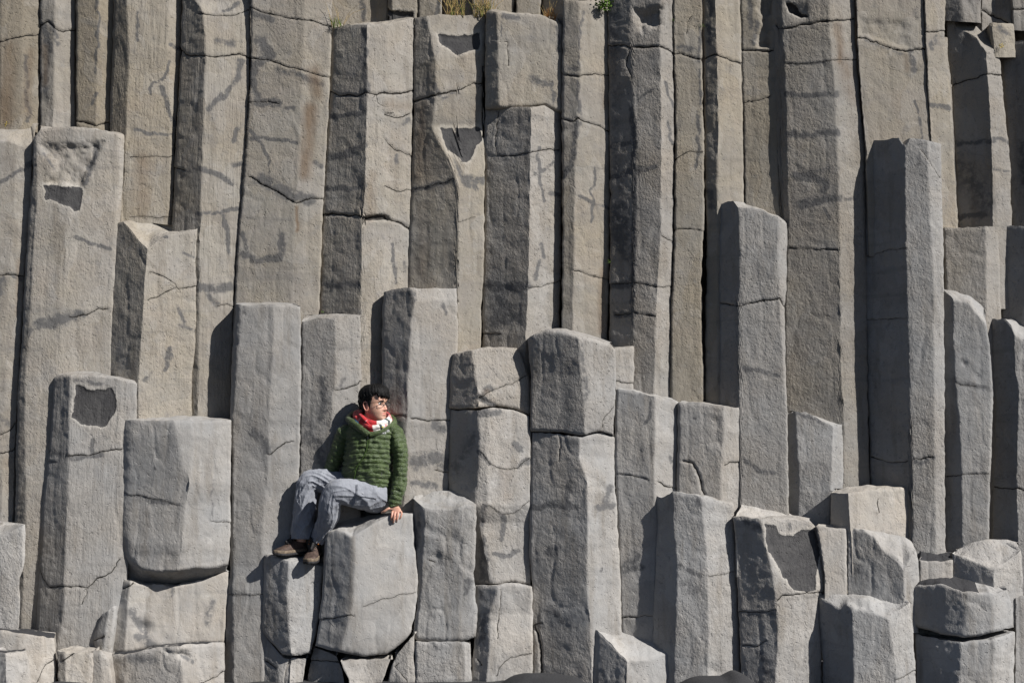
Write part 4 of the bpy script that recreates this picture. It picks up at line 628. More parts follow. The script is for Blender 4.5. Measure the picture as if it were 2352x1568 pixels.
def scarf_mat():
    m = NT('plaid_scarf_wool'); u = m.attr('along'); 
    f = m.math('FRACT', m.math('MULTIPLY', u, 1.0))
    w_ = m.math('MULTIPLY', m.ramp(u, .47, .49), m.ramp(u, .76, .78, 1, 0))
    c = m.mix(w_, (.42, .006, .010), (.72, .68, .62))
    st = m.math('MULTIPLY', m.math('LESS_THAN', m.math('ABSOLUTE', m.math('SUBTRACT', u, .64)), .022), 1)
    c = m.mix(st, c, (.04, .06, .06))
    st2 = m.math('LESS_THAN', m.math('ABSOLUTE', m.math('SUBTRACT', u, .74)), .03); c = m.mix(m.math('MULTIPLY', st2, .7), c, (.55, .08, .1))
    st3 = m.math('LESS_THAN', m.math('ABSOLUTE', m.math('SUBTRACT', u, .25)), .008); c = m.mix(m.math('MULTIPLY', st3, .6), c, (.6, .3, .3))
    ac = m.attr('across'); st4 = m.math('LESS_THAN', m.math('ABSOLUTE', m.math('SUBTRACT', ac, .52)), .03); c = m.mix(m.math('MULTIPLY', st4, .55), c, (.5, .1, .1))
    m.l(c, m.b.inputs['Base Color']); m.b.inputs['Roughness'].default_value = .8; m.b.inputs['Sheen Weight'].default_value = .3
    m.l(m.bump(m.noise(45, 4, .6), .008), m.b.inputs['Normal']); return m.m
SCARF = scarf_mat()
HAIR = simple('black_hair', (.0035, .0032, .0034), .55, .22, .3, 120, .004, 260)
LEATHER = simple('brown_boot_leather', (.072, .048, .038), .62, .35, .3, 45, .004, 160)
SOLE = simple('boot_sole', (.16, .125, .09), .8, .2, .25, 60, .003, 200)
RUBBER = simple('dark_rubber', (.018, .017, .018), .7, .3, .2, 60)
BLACK = simple('black_frame', (.012, .011, .011), .35, .5, .1)
METAL = simple('zip_metal', (.25, .25, .24), .4, .5, .1, metal=.6)
ORANGE = simple('orange_eyelet', (.55, .17, .02), .4, .5, .1)
WHITE = simple('white_print', (.62, .63, .66), .6, .3, .05)
BLUE = simple('blue_shirt', (.07, .20, .36), .8, .2, .2)
YELLOW = simple('yellow_tag', (.55, .50, .03), .7, .2, .1)
EYEW = simple('eye_white', (.6, .58, .55), .3, .5, .05)

# ---- head
YAW = math.radians(60); HS = 1.09
Fw = np.array([math.sin(YAW), -math.cos(YAW), 0]); Lf = np.array([math.cos(YAW), math.sin(YAW), 0]); Upv = np.array([-.02, 0, 1.])
HO = unproj(859.5, 929.5, .265+YS)
def hl(p): p = np.asarray(p, float); return HO+HS*(p[..., :1]*Fw+p[..., 1:2]*Lf+p[..., 2:3]*Upv)   # (fwd, left, up)
zz = [-.120, -.112, -.10, -.086, -.07, -.055, -.04, -.02, 0, .02, .04, .06, .08, .098, .112, .120]
ff = [.052, .080, .0905, .086, .084, .0845, .084, .083, .0825, .086, .0905, .090, .083, .066, .040, .005]
bb = [.000, .000, .012, .030, .050, .066, .077, .089, .098, .104, .106, .104, .095, .076, .047, .005]
ww = [.014, .028, .042, .052, .0585, .063, .066, .069, .0705, .0725, .074, .0735, .068, .055, .034, .004]
def head_pt(az, z, off=0):
    f = np.interp(z, zz, ff); b = np.interp(z, zz, bb); w_ = np.interp(z, zz, ww); c, s = np.cos(az), np.sin(az)
    e = np.where(c > 0, 2.35, 2.1); k = np.where(c > 0, f, b)
    r = (np.abs(c/ (k+1e-6))**e+np.abs(s/(w_+1e-6))**e)**(-1/e)
    x, y = r*c, r*s
    g = lambda y0, z0, sy, sz: np.exp(-((np.abs(y)-y0)/sy)**2-((z-z0)/sz)**2)*(c > 0)
    x = x-.013*g(.031, .006, .015, .012)+.004*g(.033, .026, .02, .007)+.003*g(.04, -.03, .018, .02)
    x = x+.0045*np.exp(-(y/.019)**2)*(np.exp(-((z+.056)/.0055)**2)+1.15*np.exp(-((z+.068)/.006)**2))*(c > 0)-.004*np.exp(-(y/.02)**2-((z+.0625)/.0025)**2)*(c > 0)-.003*np.exp(-(y/.02)**2-((z+.081)/.006)**2)*(c > 0)
    nb = np.interp(z, [-.048, -.041, -.034, -.02, .0, .014, .028], [0, .012, .027, .020, .010, .004, 0]); nw = np.interp(z, [-.045, -.036, -.02, .0, .02], [.014, .013, .010, .0075, .008])
    x = x+nb*np.exp(-(y/nw)**2)*(c > 0)+.006*g(.013, -.037, .006, .006)
    rr = 1+off/np.maximum(r, .02)
    return np.stack([x*rr, y*rr, z+off*np.clip((z-.05)/.07, 0, 1)], -1)
body = Bag()
Z_ = np.concatenate([np.linspace(-.1195, .10, 74), np.linspace(.103, .1199, 10)]); AZ = np.linspace(-np.pi, np.pi, 110, endpoint=False)
azg, zg = np.meshgrid(AZ, Z_); body.grid(hl(head_pt(azg, zg)))
for sd in (-1, 1):      # ears
    t = np.linspace(0, 2*np.pi, 26, endpoint=False)
    ring = np.stack([-.012+.016*np.cos(t)*(1+.15*np.sin(t))-.006*np.sin(t), np.full(26, sd*.0765)+sd*.003*(1-np.cos(t)), -.012+.031*np.sin(t)], -1)
    ring = np.concatenate([ring, ring[:1]]); body.grid(tube(hl(ring), [.0045*HS]*27, 60, 10, up=tuple(Lf*.3+Upv)), caps=True)
    body.ell(hl(np.array([-.011, sd*.071, -.014])), (.013, .006, .026), axes=np.stack([Fw, Lf, Upv]))
    body.ell(hl(np.array([-.008, sd*.0755, -.038])), (.009, .006, .010), axes=np.stack([Fw, Lf, Upv]))
# neck and body under the clothes
nk = [hl(np.array([-.012, 0, -.02])), hl(np.array([-.022, 0, -.075])), unproj(846, 975, .285+YS), unproj(843, 992, .30+YS)]
body.grid(tube(nk, [.050, .056, .062, .075], 30, 28))
body.grid(tube([pc(832, 430, .30), pc(820, 520, .30), pc(812, 640, .30), pc(808, 780, .31), pc(838, 920, .33), pc(860, 985, .33)], [(.06, .05), (.155, .085), (.15, .09), (.145, .09), (.14, .095), (.12, .09)], 40, 30))
SHL, ELL_, WRL = pc(1012, 478, .27), pc(1054, 740, .245), hd(1862, 610, .235)
SHR, ELR, WRR = pc(632, 490, .31), pc(535, 735, .365), pc(520, 930, .37)
body.grid(tube([SHL, ELL_, WRL], [.048, .038, .027], 40, 20)); body.grid(tube([SHR, ELR, WRR], [.048, .038, .027], 40, 20))
HPL, KNL, ANL = pc(890, 985, .31), pc(545, 945, .15), pc(425, 1290, .33)
HPR, KNR, ANR = pc(800, 935, .37), pc(352, 850, .33), pc(295, 1310, .33)
body.grid(tube([HPL, KNL], [.075, .052], 20, 22)); body.grid(tube([KNL, ANL], [.052, .035], 20, 22))
body.grid(tube([HPR, KNR], [.072, .052], 20, 22)); body.grid(tube([KNR, ANR], [.052, .035], 20, 22))
# left hand resting on the block edge, fingers over the lip
body.grid(tube([hd(1862, 590, .24), hd(1868, 645, .215), hd(1885, 690, .195), hd(1900, 722, .183)], [(.026, .019), (.033, .017), (.038, .016), (.036, .012)], 30, 22))
for pts, r in (([(1828, 690, .190), (1822, 730, .175), (1816, 775, .172), (1813, 812, .180)], .0085),
               ([(1868, 700, .183), (1860, 750, .166), (1850, 808, .166), (1843, 852, .176)], .0089),
               ([(1915, 700, .185), (1908, 745, .170), (1896, 800, .170), (1886, 832, .180)], .0085),
               ([(1958, 692, .192), (1966, 725, .180), (1952, 768, .178), (1937, 800, .184)], .0075),
               ([(1820, 640, .212), (1765, 648, .195), (1710, 685, .195), (1668, 703, .205)], .0095)):
    P = [hd(*p) for p in pts]; body.grid(tube(P, [r*1.12, r*1.0, r*1.02, r*.72], 24, 12)); body.ell(P[-1], (r*.74,)*3, 8, 10)
# right hand, propped behind the knee
body.grid(tube([WRR, WRR+np.array([0, .0, -.05]), WRR+np.array([-.005, -.01, -.09])], [(.027, .018), (.036, .016), (.034, .012)], 20, 18))
for k in range(4):
    b0 = WRR+np.array([-.03+.019*k, -.01, -.085]); body.grid(tube([b0, b0+np.array([-.004, -.01, -.03]), b0+np.array([-.006, 0, -.06+.006*abs(k-1.5)])], [.009, .0085, .0065], 16, 10))
body.grid(tube([WRR+np.array([.02, -.01, -.03]), WRR+np.array([.05, -.02, -.05]), WRR+np.array([.06, -.03, -.075])], [.012, .010, .008], 16, 10))
bo = body.make('body', SKIN, None); fix_normals(bo); remesh(bo, .0030, 1, .4)
co = np.zeros(len(bo.data.vertices)*3, np.float32); bo.data.vertices.foreach_get('co', co); co = co.reshape(-1, 3)
q = (co-HO)/HS; lf = np.stack([q@Fw, q@Lf, q[:, 2]], -1)
face = (lf[:, 0] > .05) & (np.abs(lf[:, 1]) < .05) & (np.abs(lf[:, 2]) < .14)
lip = face*np.exp(-(lf[:, 1]/.021)**4)*np.clip(1.3-np.abs(lf[:, 2]+.062)/.0085, 0, 1)
isear = (np.abs(lf[:, 1]) > .071) & (np.abs(lf[:, 2]) < .06) & (np.abs(lf[:, 0]) < .04)
hp = np.linalg.norm(co-hd(1880, 740, .18), axis=1)
blush = isear*1.0+face*np.exp(-(lf[:, 1]/.016)**2-((lf[:, 2]+.03)/.012)**2)+np.clip(1-hp/.07, 0, 1)*.8
beard = (lf[:, 0] > -.005)*(np.abs(lf[:, 2]) < .14)*np.clip((-.042-lf[:, 2])/.012, 0, 1)*np.clip((lf[:, 2]+.135)/.02, 0, 1)*(1-np.clip(lip, 0, 1))
for nm, a in (('lip', lip), ('blush', blush), ('beard', beard)):
    at = bo.data.attributes.new(nm, 'FLOAT', 'POINT'); at.data.foreach_set('value', a.astype(np.float32))
under(bo)
def child(bag, name, mat, **k):
    o = bag.make(name, mat, None, **k); return under(o)
# hair
azh = np.linspace(-np.pi, np.pi, 160, endpoint=False); zh = np.concatenate([np.linspace(-.085, .10, 80), np.linspace(.102, .1195, 12)])
A_, Zg = np.meshgrid(azh, zh); aa = np.abs(A_)
line = np.interp(aa, [0, .35, .62, .85, 1.1, 1.33, 1.42, 1.62, 1.85, 2.1, 2.5, 3.2], [.052, .046, .052, .068, .052, -.016, -.020, .022, .016, -.045, -.075, -.082])
line = line+.006*np.sin(A_*23)+.004*np.sin(A_*57+1)
cov = np.clip((Zg-line)/.016, 0, 1)
thick = (.007+.012*np.clip((Zg-.03)/.06, 0, 1)+.006*np.exp(-(aa/.8)**2)*np.clip((Zg-.02)/.03, 0, 1))
strand = .0012*np.sin(A_*26+Zg*60+3*vnoise(np.stack([A_*3, Zg*20, 0*A_], -1), 5))+.0025*vnoise(np.stack([A_*4+Zg*12, Zg*16, 0*A_], -1), 7)
off = np.where(cov > 0, .002+thick*cov**.6+strand*cov, -.006)
hb = Bag(); hb.grid(hl(head_pt(A_, Zg, off)), caps=True)
rs_ = random.Random(4)
for k in range(60):    # fringe locks and loose tips
    az = rs_.uniform(-.75, .9); z0 = rs_.uniform(.075, .105); 
    dz = rs_.uniform(.025, .048) if az > -.3 else rs_.uniform(.018, .034)
    p = [head_pt(np.array(az), np.array(z0), .012), head_pt(np.array(az+.08), np.array(z0-dz*.5), .016), head_pt(np.array(az+.16), np.array(z0-dz), .010+rs_.uniform(0, .006))]
    hb.grid(tube([hl(x) for x in p], [.004, .0045, .001], 10, 6))
for k in range(90):
    az = rs_.uniform(-3.1, 3.1); z0 = rs_.uniform(.0 if abs(az) > 1.9 else .07, .115)
    p = [head_pt(np.array(az), np.array(z0), .012), head_pt(np.array(az+rs_.uniform(-.1, .15)), np.array(z0-.012), .017), head_pt(np.array(az+rs_.uniform(-.1, .25)), np.array(z0-.028), .015)]
    hb.grid(tube([hl(x) for x in p], [.003, .004, .001], 8, 6))
child(hb, 'hair', HAIR)
# eyes, eyebrows, spectacles
for sd in (-1, 1):
    e = Bag(); e.ell(hl(np.array([.0645, sd*.031, .004])), (.0115,)*3, 14, 18); eo = child(e, 'eye', EYEW)
    ir = Bag(); ir.ell(hl(np.array([.0740, sd*.0305, .003])), (.0026, .0062, .0062), 8, 12, axes=np.stack([Fw, Lf, Upv])); io = ir.make('iris', BLACK, eo)
    br = Bag(); br.grid(tube([hl(np.array([.0915, sd*.012, .022])), hl(np.array([.0915, sd*.03, .027])), hl(np.array([.080, sd*.048, .022]))], [.0025, .0036, .0015], 14, 8)); child(br, 'eyebrow', HAIR)
GX = .098
gl = bpy.data.objects.new('glasses', None)
gb = Bag()
tt = np.linspace(0, 2*np.pi, 40)
def rim(sd, k=1): return np.stack([GX-.10*(np.abs(.034*sd+.0235*np.cos(tt)*k))**1.25*1.0, sd*.033+.0215*k*np.sign(np.cos(tt))*np.abs(np.cos(tt))**.7, .006+.0150*k*np.sign(np.sin(tt))*np.abs(np.sin(tt))**.7], -1)
for sd in (-1, 1):
    gb.grid(tube(hl(rim(sd)), [.0019]*40, 60, 6, up=tuple(Fw)))
    gb.grid(tube([hl(np.array([GX-.006, sd*.020, .012])), hl(np.array([GX-.005, sd*.04, .0165])), hl(np.array([GX-.010, sd*.058, .012]))], [.0022]*3, 14, 6))
    gb.grid(tube([hl(np.array([GX-.010, sd*.058, .012])), hl(np.array([GX-.022, sd*.0715, .012])), hl(np.array([.02, sd*.080, .010])), hl(np.array([-.012, sd*.080, .008])), hl(np.array([-.028, sd*.078, -.008]))], [(.0015, .0022)]*5, 30, 8))
gb.grid(tube([hl(np.array([GX, -.012, .006])), hl(np.array([GX+.004, 0, .009])), hl(np.array([GX, .012, .006]))], [.0018]*3, 10, 6))
go = child(gb, 'glasses', BLACK)
def lens_mat():
    m = NT('spectacle_lens'); tr = m.n('ShaderNodeBsdfTransparent'); gs = m.n('ShaderNodeBsdfGlossy'); gs.inputs['Roughness'].default_value = .03
    mx = m.n('ShaderNodeMixShader'); mx.inputs[0].default_value = .06; m.l(tr.outputs[0], mx.inputs[1]); m.l(gs.outputs[0], mx.inputs[2]); m.l(mx.outputs[0], m.out.inputs[0]); return m.m
LENS = lens_mat()
for sd in (-1, 1):
    r0 = rim(sd)[:-1]; c0 = r0.mean(0); ringf = hl(r0*.97+c0*.03); back = ringf-Fw*.0012
    mkl = mk('lens', np.concatenate([ringf, back]), [tuple(range(39)), tuple(range(77, 38, -1))]+[(i, i+39, (i+1) % 39+39, (i+1) % 39) for i in range(39)], LENS, go, smooth=False, origin=np.zeros(3))
# ---- jacket
TS = [(1015, 885, 88, .105, .335), (960, 872, 112, .125, .335), (900, 835, 150, .135, .325), (840, 805, 184, .138, .315), (780, 800, 192, .140, .30), (700, 808, 184, .138, .295), (620, 815, 178, .136, .295), (540, 818, 180, .132, .295), (490, 820, 190, .122, .295), (455, 822, 186, .108, .297), (430, 824, 158, .095, .30), (408, 826, 120, .085, .30), (388, 830, 92, .075, .30)]
TS = np.array(TS, float)
def torso_row(y):
    o = TS[::-1]; return [np.interp(y, o[:, 0], o[:, k]) for k in (1, 2, 3, 4)]
def baffle(f): fr = f-np.floor(f); return (1-np.abs(2*fr-1)**2.6)
def torso_front(x, y, extra=.004):
    c, hw, hdp, Yc = torso_row(y); k = np.clip(1-((x-c)/hw)**2, 0, 1)**.5; return Yc-hdp*k-extra
ny, nx = 190, 150
ys = np.linspace(1015, 388, ny)[:, None]; ph = np.linspace(0, 2*np.pi, nx, endpoint=False)[None]
c, hw, hdp, Yc = [a+0*ph for a in torso_row(ys)]; yy = ys+0*ph
xx = c+hw*np.sign(np.cos(ph))*np.abs(np.cos(ph))**.92; Yt = Yc+hdp*np.sin(ph)
hem = 35*np.clip((c-xx)/hw, 0, 1)*np.clip((yy-850)/150, 0, 1)   # the hem lifts over the lap
yy2 = yy-hem*2.2
wr = vnoise(np.stack([xx*.012, yy*.02, ph+0*ys], -1), 21)
bc = (yy+10*np.sin((xx-640)*.009)+6*wr-.0*xx)/38.0+.09*(xx-810)/100*np.where(xx > 790, -.5, .9)
dn = .0105*baffle(bc)*(.85+.5*vnoise(np.stack([xx*.03, yy*.05, 0*xx], -1), 27))+.004*vnoise(np.stack([xx*.05, yy*.03, 0*xx], -1), 22)+.010*wr*np.exp(-((yy-790)/90)**2)*2
dn = dn-.010*np.exp(-((xx-np.interp(yy, [490, 600, 680, 740, 850], [812, 795, 765, 715, 700]))/7)**2)*(Yt < Yc)
Gt = pc(xx+(np.cos(ph)*dn*1042), yy2, Yt+np.sin(ph)*dn)
jb = Bag(); jb.grid(Gt)
def sleeve(P, R, seed, n=170):
    f = lambda s, ph, C: .0068*(.85+.5*vnoise(np.stack([np.cos(ph)*2, np.sin(ph)*2, s*30], -1), seed+9))*baffle(s/.0345+.10*np.sin(ph+seed)+.06*np.sin(2*ph))-.004+.006*fbm(np.stack([np.cos(ph)*1.3, np.sin(ph)*1.3, s*16], -1), 3, seed)
    return tube(P, R, n, 60, disp=f)
jb.grid(sleeve([pc(945, 455, .285), SHL+np.array([.0, 0, .0]), pc(1048, 600, .25), ELL_, pc(1045, 880, .235), hd(1862, 560, .232), hd(1864, 612, .232)], [.055, .064, .058, .055, .053, .050, .040], 31))
jb.grid(sleeve([pc(700, 465, .29), SHR, pc(585, 600, .33), ELR, pc(525, 850, .37), WRR], [.052, .064, .060, .056, .052, .040], 33))
jo = jb.make('jacket', GREEN, None); fix_normals(jo); remesh(jo, .0036, 1, .35); under(jo)
hood = Bag()
loop = [pc(812, 492, .15), pc(745, 445, .17), pc(690, 405, .22), pc(655, 370, .30), pc(715, 335, .375), pc(800, 345, .40), pc(900, 350, .395), pc(985, 372, .36), pc(1005, 408, .29), pc(945, 440, .21), pc(880, 470, .165), pc(816, 494, .15)]
hood.grid(tube(loop, [(.014, .022), (.016, .026), (.02, .028), (.022, .026), (.026, .03), (.034, .032), (.034, .032), (.026, .03), (.022, .028), (.018, .026), (.016, .024), (.012, .02)], 140, 20, up=(0, 0, 1), disp=lambda s, p, C: .003*fbm(C*40, 2, 5)))
child(hood, 'hood', GREEN)
zp = Bag(); zpts = [(812, 488), (806, 530), (797, 600), (780, 645), (755, 690), (722, 740), (708, 790), (700, 850)]
zp.grid(tube([pc(x, y, float(torso_front(x, y, .006))) for x, y in zpts], [.0035]*8, 60, 6)); child(zp, 'zip', simple('green_zip_tape', (.05, .09, .02), .5, .3, .1))
pu = Bag(); pu.box(pc(806, 515, float(torso_front(806, 515, .013))), (.003, .002, .013)); pu.box(pc(812, 493, float(torso_front(812, 493, .012))), (.004, .003, .006)); child(pu, 'zip_pull', METAL)
pp = Bag(); pp.grid(tube([pc(x, y, float(torso_front(x, y, .012))) for x, y in ((908, 757), (912, 780), (912, 806))], [.002]*3, 12, 6)); child(pp, 'pocket_pull', METAL)
# chest print
def text_part(txt, x, y, size, Y, mat, name):
    cu = bpy.data.curves.new(name, 'FONT'); cu.body = txt; cu.size = size; cu.extrude = .0006; cu.align_x = 'RIGHT'; cu.space_line = .78
    t = bpy.data.objects.new(name, cu); COL.objects.link(t); dg = bpy.context.evaluated_depsgraph_get(); me = bpy.data.meshes.new_from_object(t.evaluated_get(dg))
    bpy.data.objects.remove(t); return me
try:
    me = text_part('THE\nNORTH\nFACE', 0, 0, .0145, 0, WHITE, 'chest_logo')
    a = np.zeros(len(me.vertices)*3, np.float32); me.vertices.foreach_get('co', a); a = a.reshape(-1, 3)
    F = [tuple(p.vertices) for p in me.polygons]; lx, lz = a[:, 0], a[:, 1]
    cx = 946+lx*1042; cy = 462-lz*1042
    V = np.stack([pc(px, py, float(torso_front(px, py, .0165))-z) for px, py, z in zip(cx, cy, a[:, 2])])
    lg = Bag(); lg.V.append(V); lg.F = F; lg.n = len(V); lg.att.append(np.zeros(len(V)))
    for r in (14, 21, 28):
        lg.grid(tube([pc(950+r*math.sin(t), 482-r*math.cos(t), float(torso_front(950+r*math.sin(t), 482-r*math.cos(t), .0165))) for t in np.linspace(0, 1.5, 7)], [.0018]*7, 16, 6))
    child(lg, 'chest_logo', WHITE, smooth=False); bpy.data.meshes.remove(me)
except Exception as ex: print('logo', ex)
# ---- scarf
sb = Bag(); along = []; across = []
def coil(pts, rad, a0, a1, n=120, m=36, seed=0):
    G = tube(pts, rad, n, m, up=(0, 0, 1), disp=lambda s, p, C: .0055*np.sin(p*3+s*22+seed)*.8+.005*fbm(np.stack([np.cos(p)*1.5, np.sin(p)*1.5, s*14], -1), 3, seed))
    sb.grid(G); along.append(np.repeat(np.linspace(a0, a1, n)[:, None], m, 1).ravel()); across.append(np.repeat(np.linspace(0, 1, m)[None], n, 0).ravel())
coil([pc(845, 345, .38), pc(745, 330, .345), pc(728, 368, .26), pc(790, 405, .195), pc(868, 418, .175), pc(940, 402, .20), pc(972, 372, .28), pc(930, 345, .36), pc(848, 345, .385)], [(.03, .028), (.028, .03), (.030, .032), (.026, .032), (.024, .030), (.022, .028), (.02, .026), (.026, .026), (.03, .028)], -.12, 1.05, seed=3)
coil([pc(735, 375, .27), pc(765, 415, .21), pc(815, 448, .17), pc(862, 445, .158), (pc(915, 425, .175)), pc(958, 395, .235)], [(.022, .026), (.026, .032), (.026, .032), (.022, .028), (.020, .026), (.014, .02)], .02, .86, seed=8)
coil([pc(742, 345, .24), pc(768, 365, .20), pc(800, 395, .178), pc(830, 420, .166)], [(.012, .02), (.016, .02), (.014, .018), (.008, .012)], .05, .36, 60, 24, seed=5)
sc_o = child(sb, 'scarf', SCARF, smooth=True)
for nm, arr in (('along', along), ('across', across)):
    at = sc_o.data.attributes.new(nm, 'FLOAT', 'POINT'); at.data.foreach_set('value', np.concatenate(arr).astype(np.float32))
sh = Bag(); sh.grid(tube([pc(712, 345, .27), pc(716, 380, .235), pc(738, 408, .20)], [.012, .014, .010], 20, 12)); child(sh, 'shirt', BLUE)
yt = Bag(); yt.grid(tube([pc(912, 437, .150), pc(925, 434, .155)], [.005, .005], 6, 8)); child(yt, 'collar_tag', YELLOW)
# ---- trousers
def folds(seed, amp=.010, k=9.):
    def f(s, p, C):
        q1 = p+s*k*.5; q2 = p-s*k*.35
        a = (1-np.abs(vnoise(np.stack([np.cos(q1)*1.9, np.sin(q1)*1.9, s*4.2], -1), seed)))**4
        b = (1-np.abs(vnoise(np.stack([np.cos(q2)*3.1, np.sin(q2)*3.1, s*7], -1), seed+3)))**5
        return amp*(a*1.0+b*.6)-amp*.4+.0015*fbm(C*45, 2, seed+7)
    return f
tb = Bag()
GL = tube([pc(905, 975, .30), pc(860, 970, .275), pc(740, 950, .205), pc(610, 930, .145), pc(548, 948, .145), pc(512, 1030, .16), pc(505, 1110, .20), pc(470, 1200, .26), pc(432, 1296, .31)], [(.105, .115), (.112, .115), (.104, .105), (.090, .092), (.082, .085), (.080, .084), (.078, .080), (.062, .066), (.056, .060)], 190, 90, disp=folds(41, .012, 8))
tb.grid(GL)
GR = tube([pc(820, 935, .36), pc(700, 895, .355), pc(560, 865, .345), pc(430, 842, .335), pc(360, 858, .325), pc(335, 950, .325), pc(325, 1060, .33), pc(305, 1180, .335), pc(300, 1288, .335)], [(.100, .105), (.098, .10), (.088, .09), (.080, .085), (.080, .084), (.076, .085), (.080, .086), (.076, .078), (.074, .074)], 190, 90, disp=folds(47, .012, 8))
tb.grid(GR)
tb.ell(pc(860, 985, .34), (.13, .12, .105), 26, 36)
to = tb.make('trousers', GREY, None); fix_normals(to); remesh(to, .0036, 1, .3); under(to)
# cargo pocket with flap, stitched on the near thigh
def patch(G, i0, i1, j0, j1, off, name, mat, parent):
    idx = [j % G.shape[1] for j in range(j0, j1+1)]; S_ = G[i0:i1+1][:, idx]; C = G[i0:i1+1].mean(1, keepdims=True); N = S_-C; N /= np.linalg.norm(N, axis=-1, keepdims=True)
    e = np.ones(S_.shape[:2]); e[0] = e[-1] = 0; e[:, 0] = e[:, -1] = 0
    O = S_+N*(off*e)[..., None]+N*.001; I = S_-N*.004; R, C_ = O.shape[:2]
    V = np.concatenate([O.reshape(-1, 3), I.reshape(-1, 3)]); f = grid_faces(R, C_); F = [tuple(x) for x in f]+[tuple(x[::-1]+R*C_) for x in f]
    o = mk(name, V, F, mat, None, origin=np.zeros(3)); fix_normals(o); return o
def angle_j(G, i, x, y):
    T_ = pc(x, y, .1); r = G[i]; cam_ = np.array([0, -CAM_D, CAM_Z]); d = (T_-cam_)/np.linalg.norm(T_-cam_); w_ = r-cam_; dist = np.linalg.norm(w_-(w_@d)[:, None]*d, axis=1)+.3*(w_@d); return int(np.argmin(dist))
j1 = angle_j(GL, 45, 785, 960); po = patch(GL, 34, 58, j1-9, j1+16, .012, 'cargo_pocket', GREY, man); under(po)
pf = patch(GL, 33, 59, j1-11, j1+2, .018, 'pocket_flap', GREY, po); pf.parent = po
sm_ = Bag(); pt = GL[52, (j1-2) % 90]; nrm = pt-GL[52].mean(0); nrm /= np.linalg.norm(nrm)
for k in range(5): sm_.grid(tube([pt+nrm*.021+np.array([-.010+.004*k, -.002, .004]), pt+nrm*.021+np.array([-.008+.004*k, -.002, -.003])], [.0012, .0012], 5, 5))
child(sm_, 'trouser_logo', WHITE)
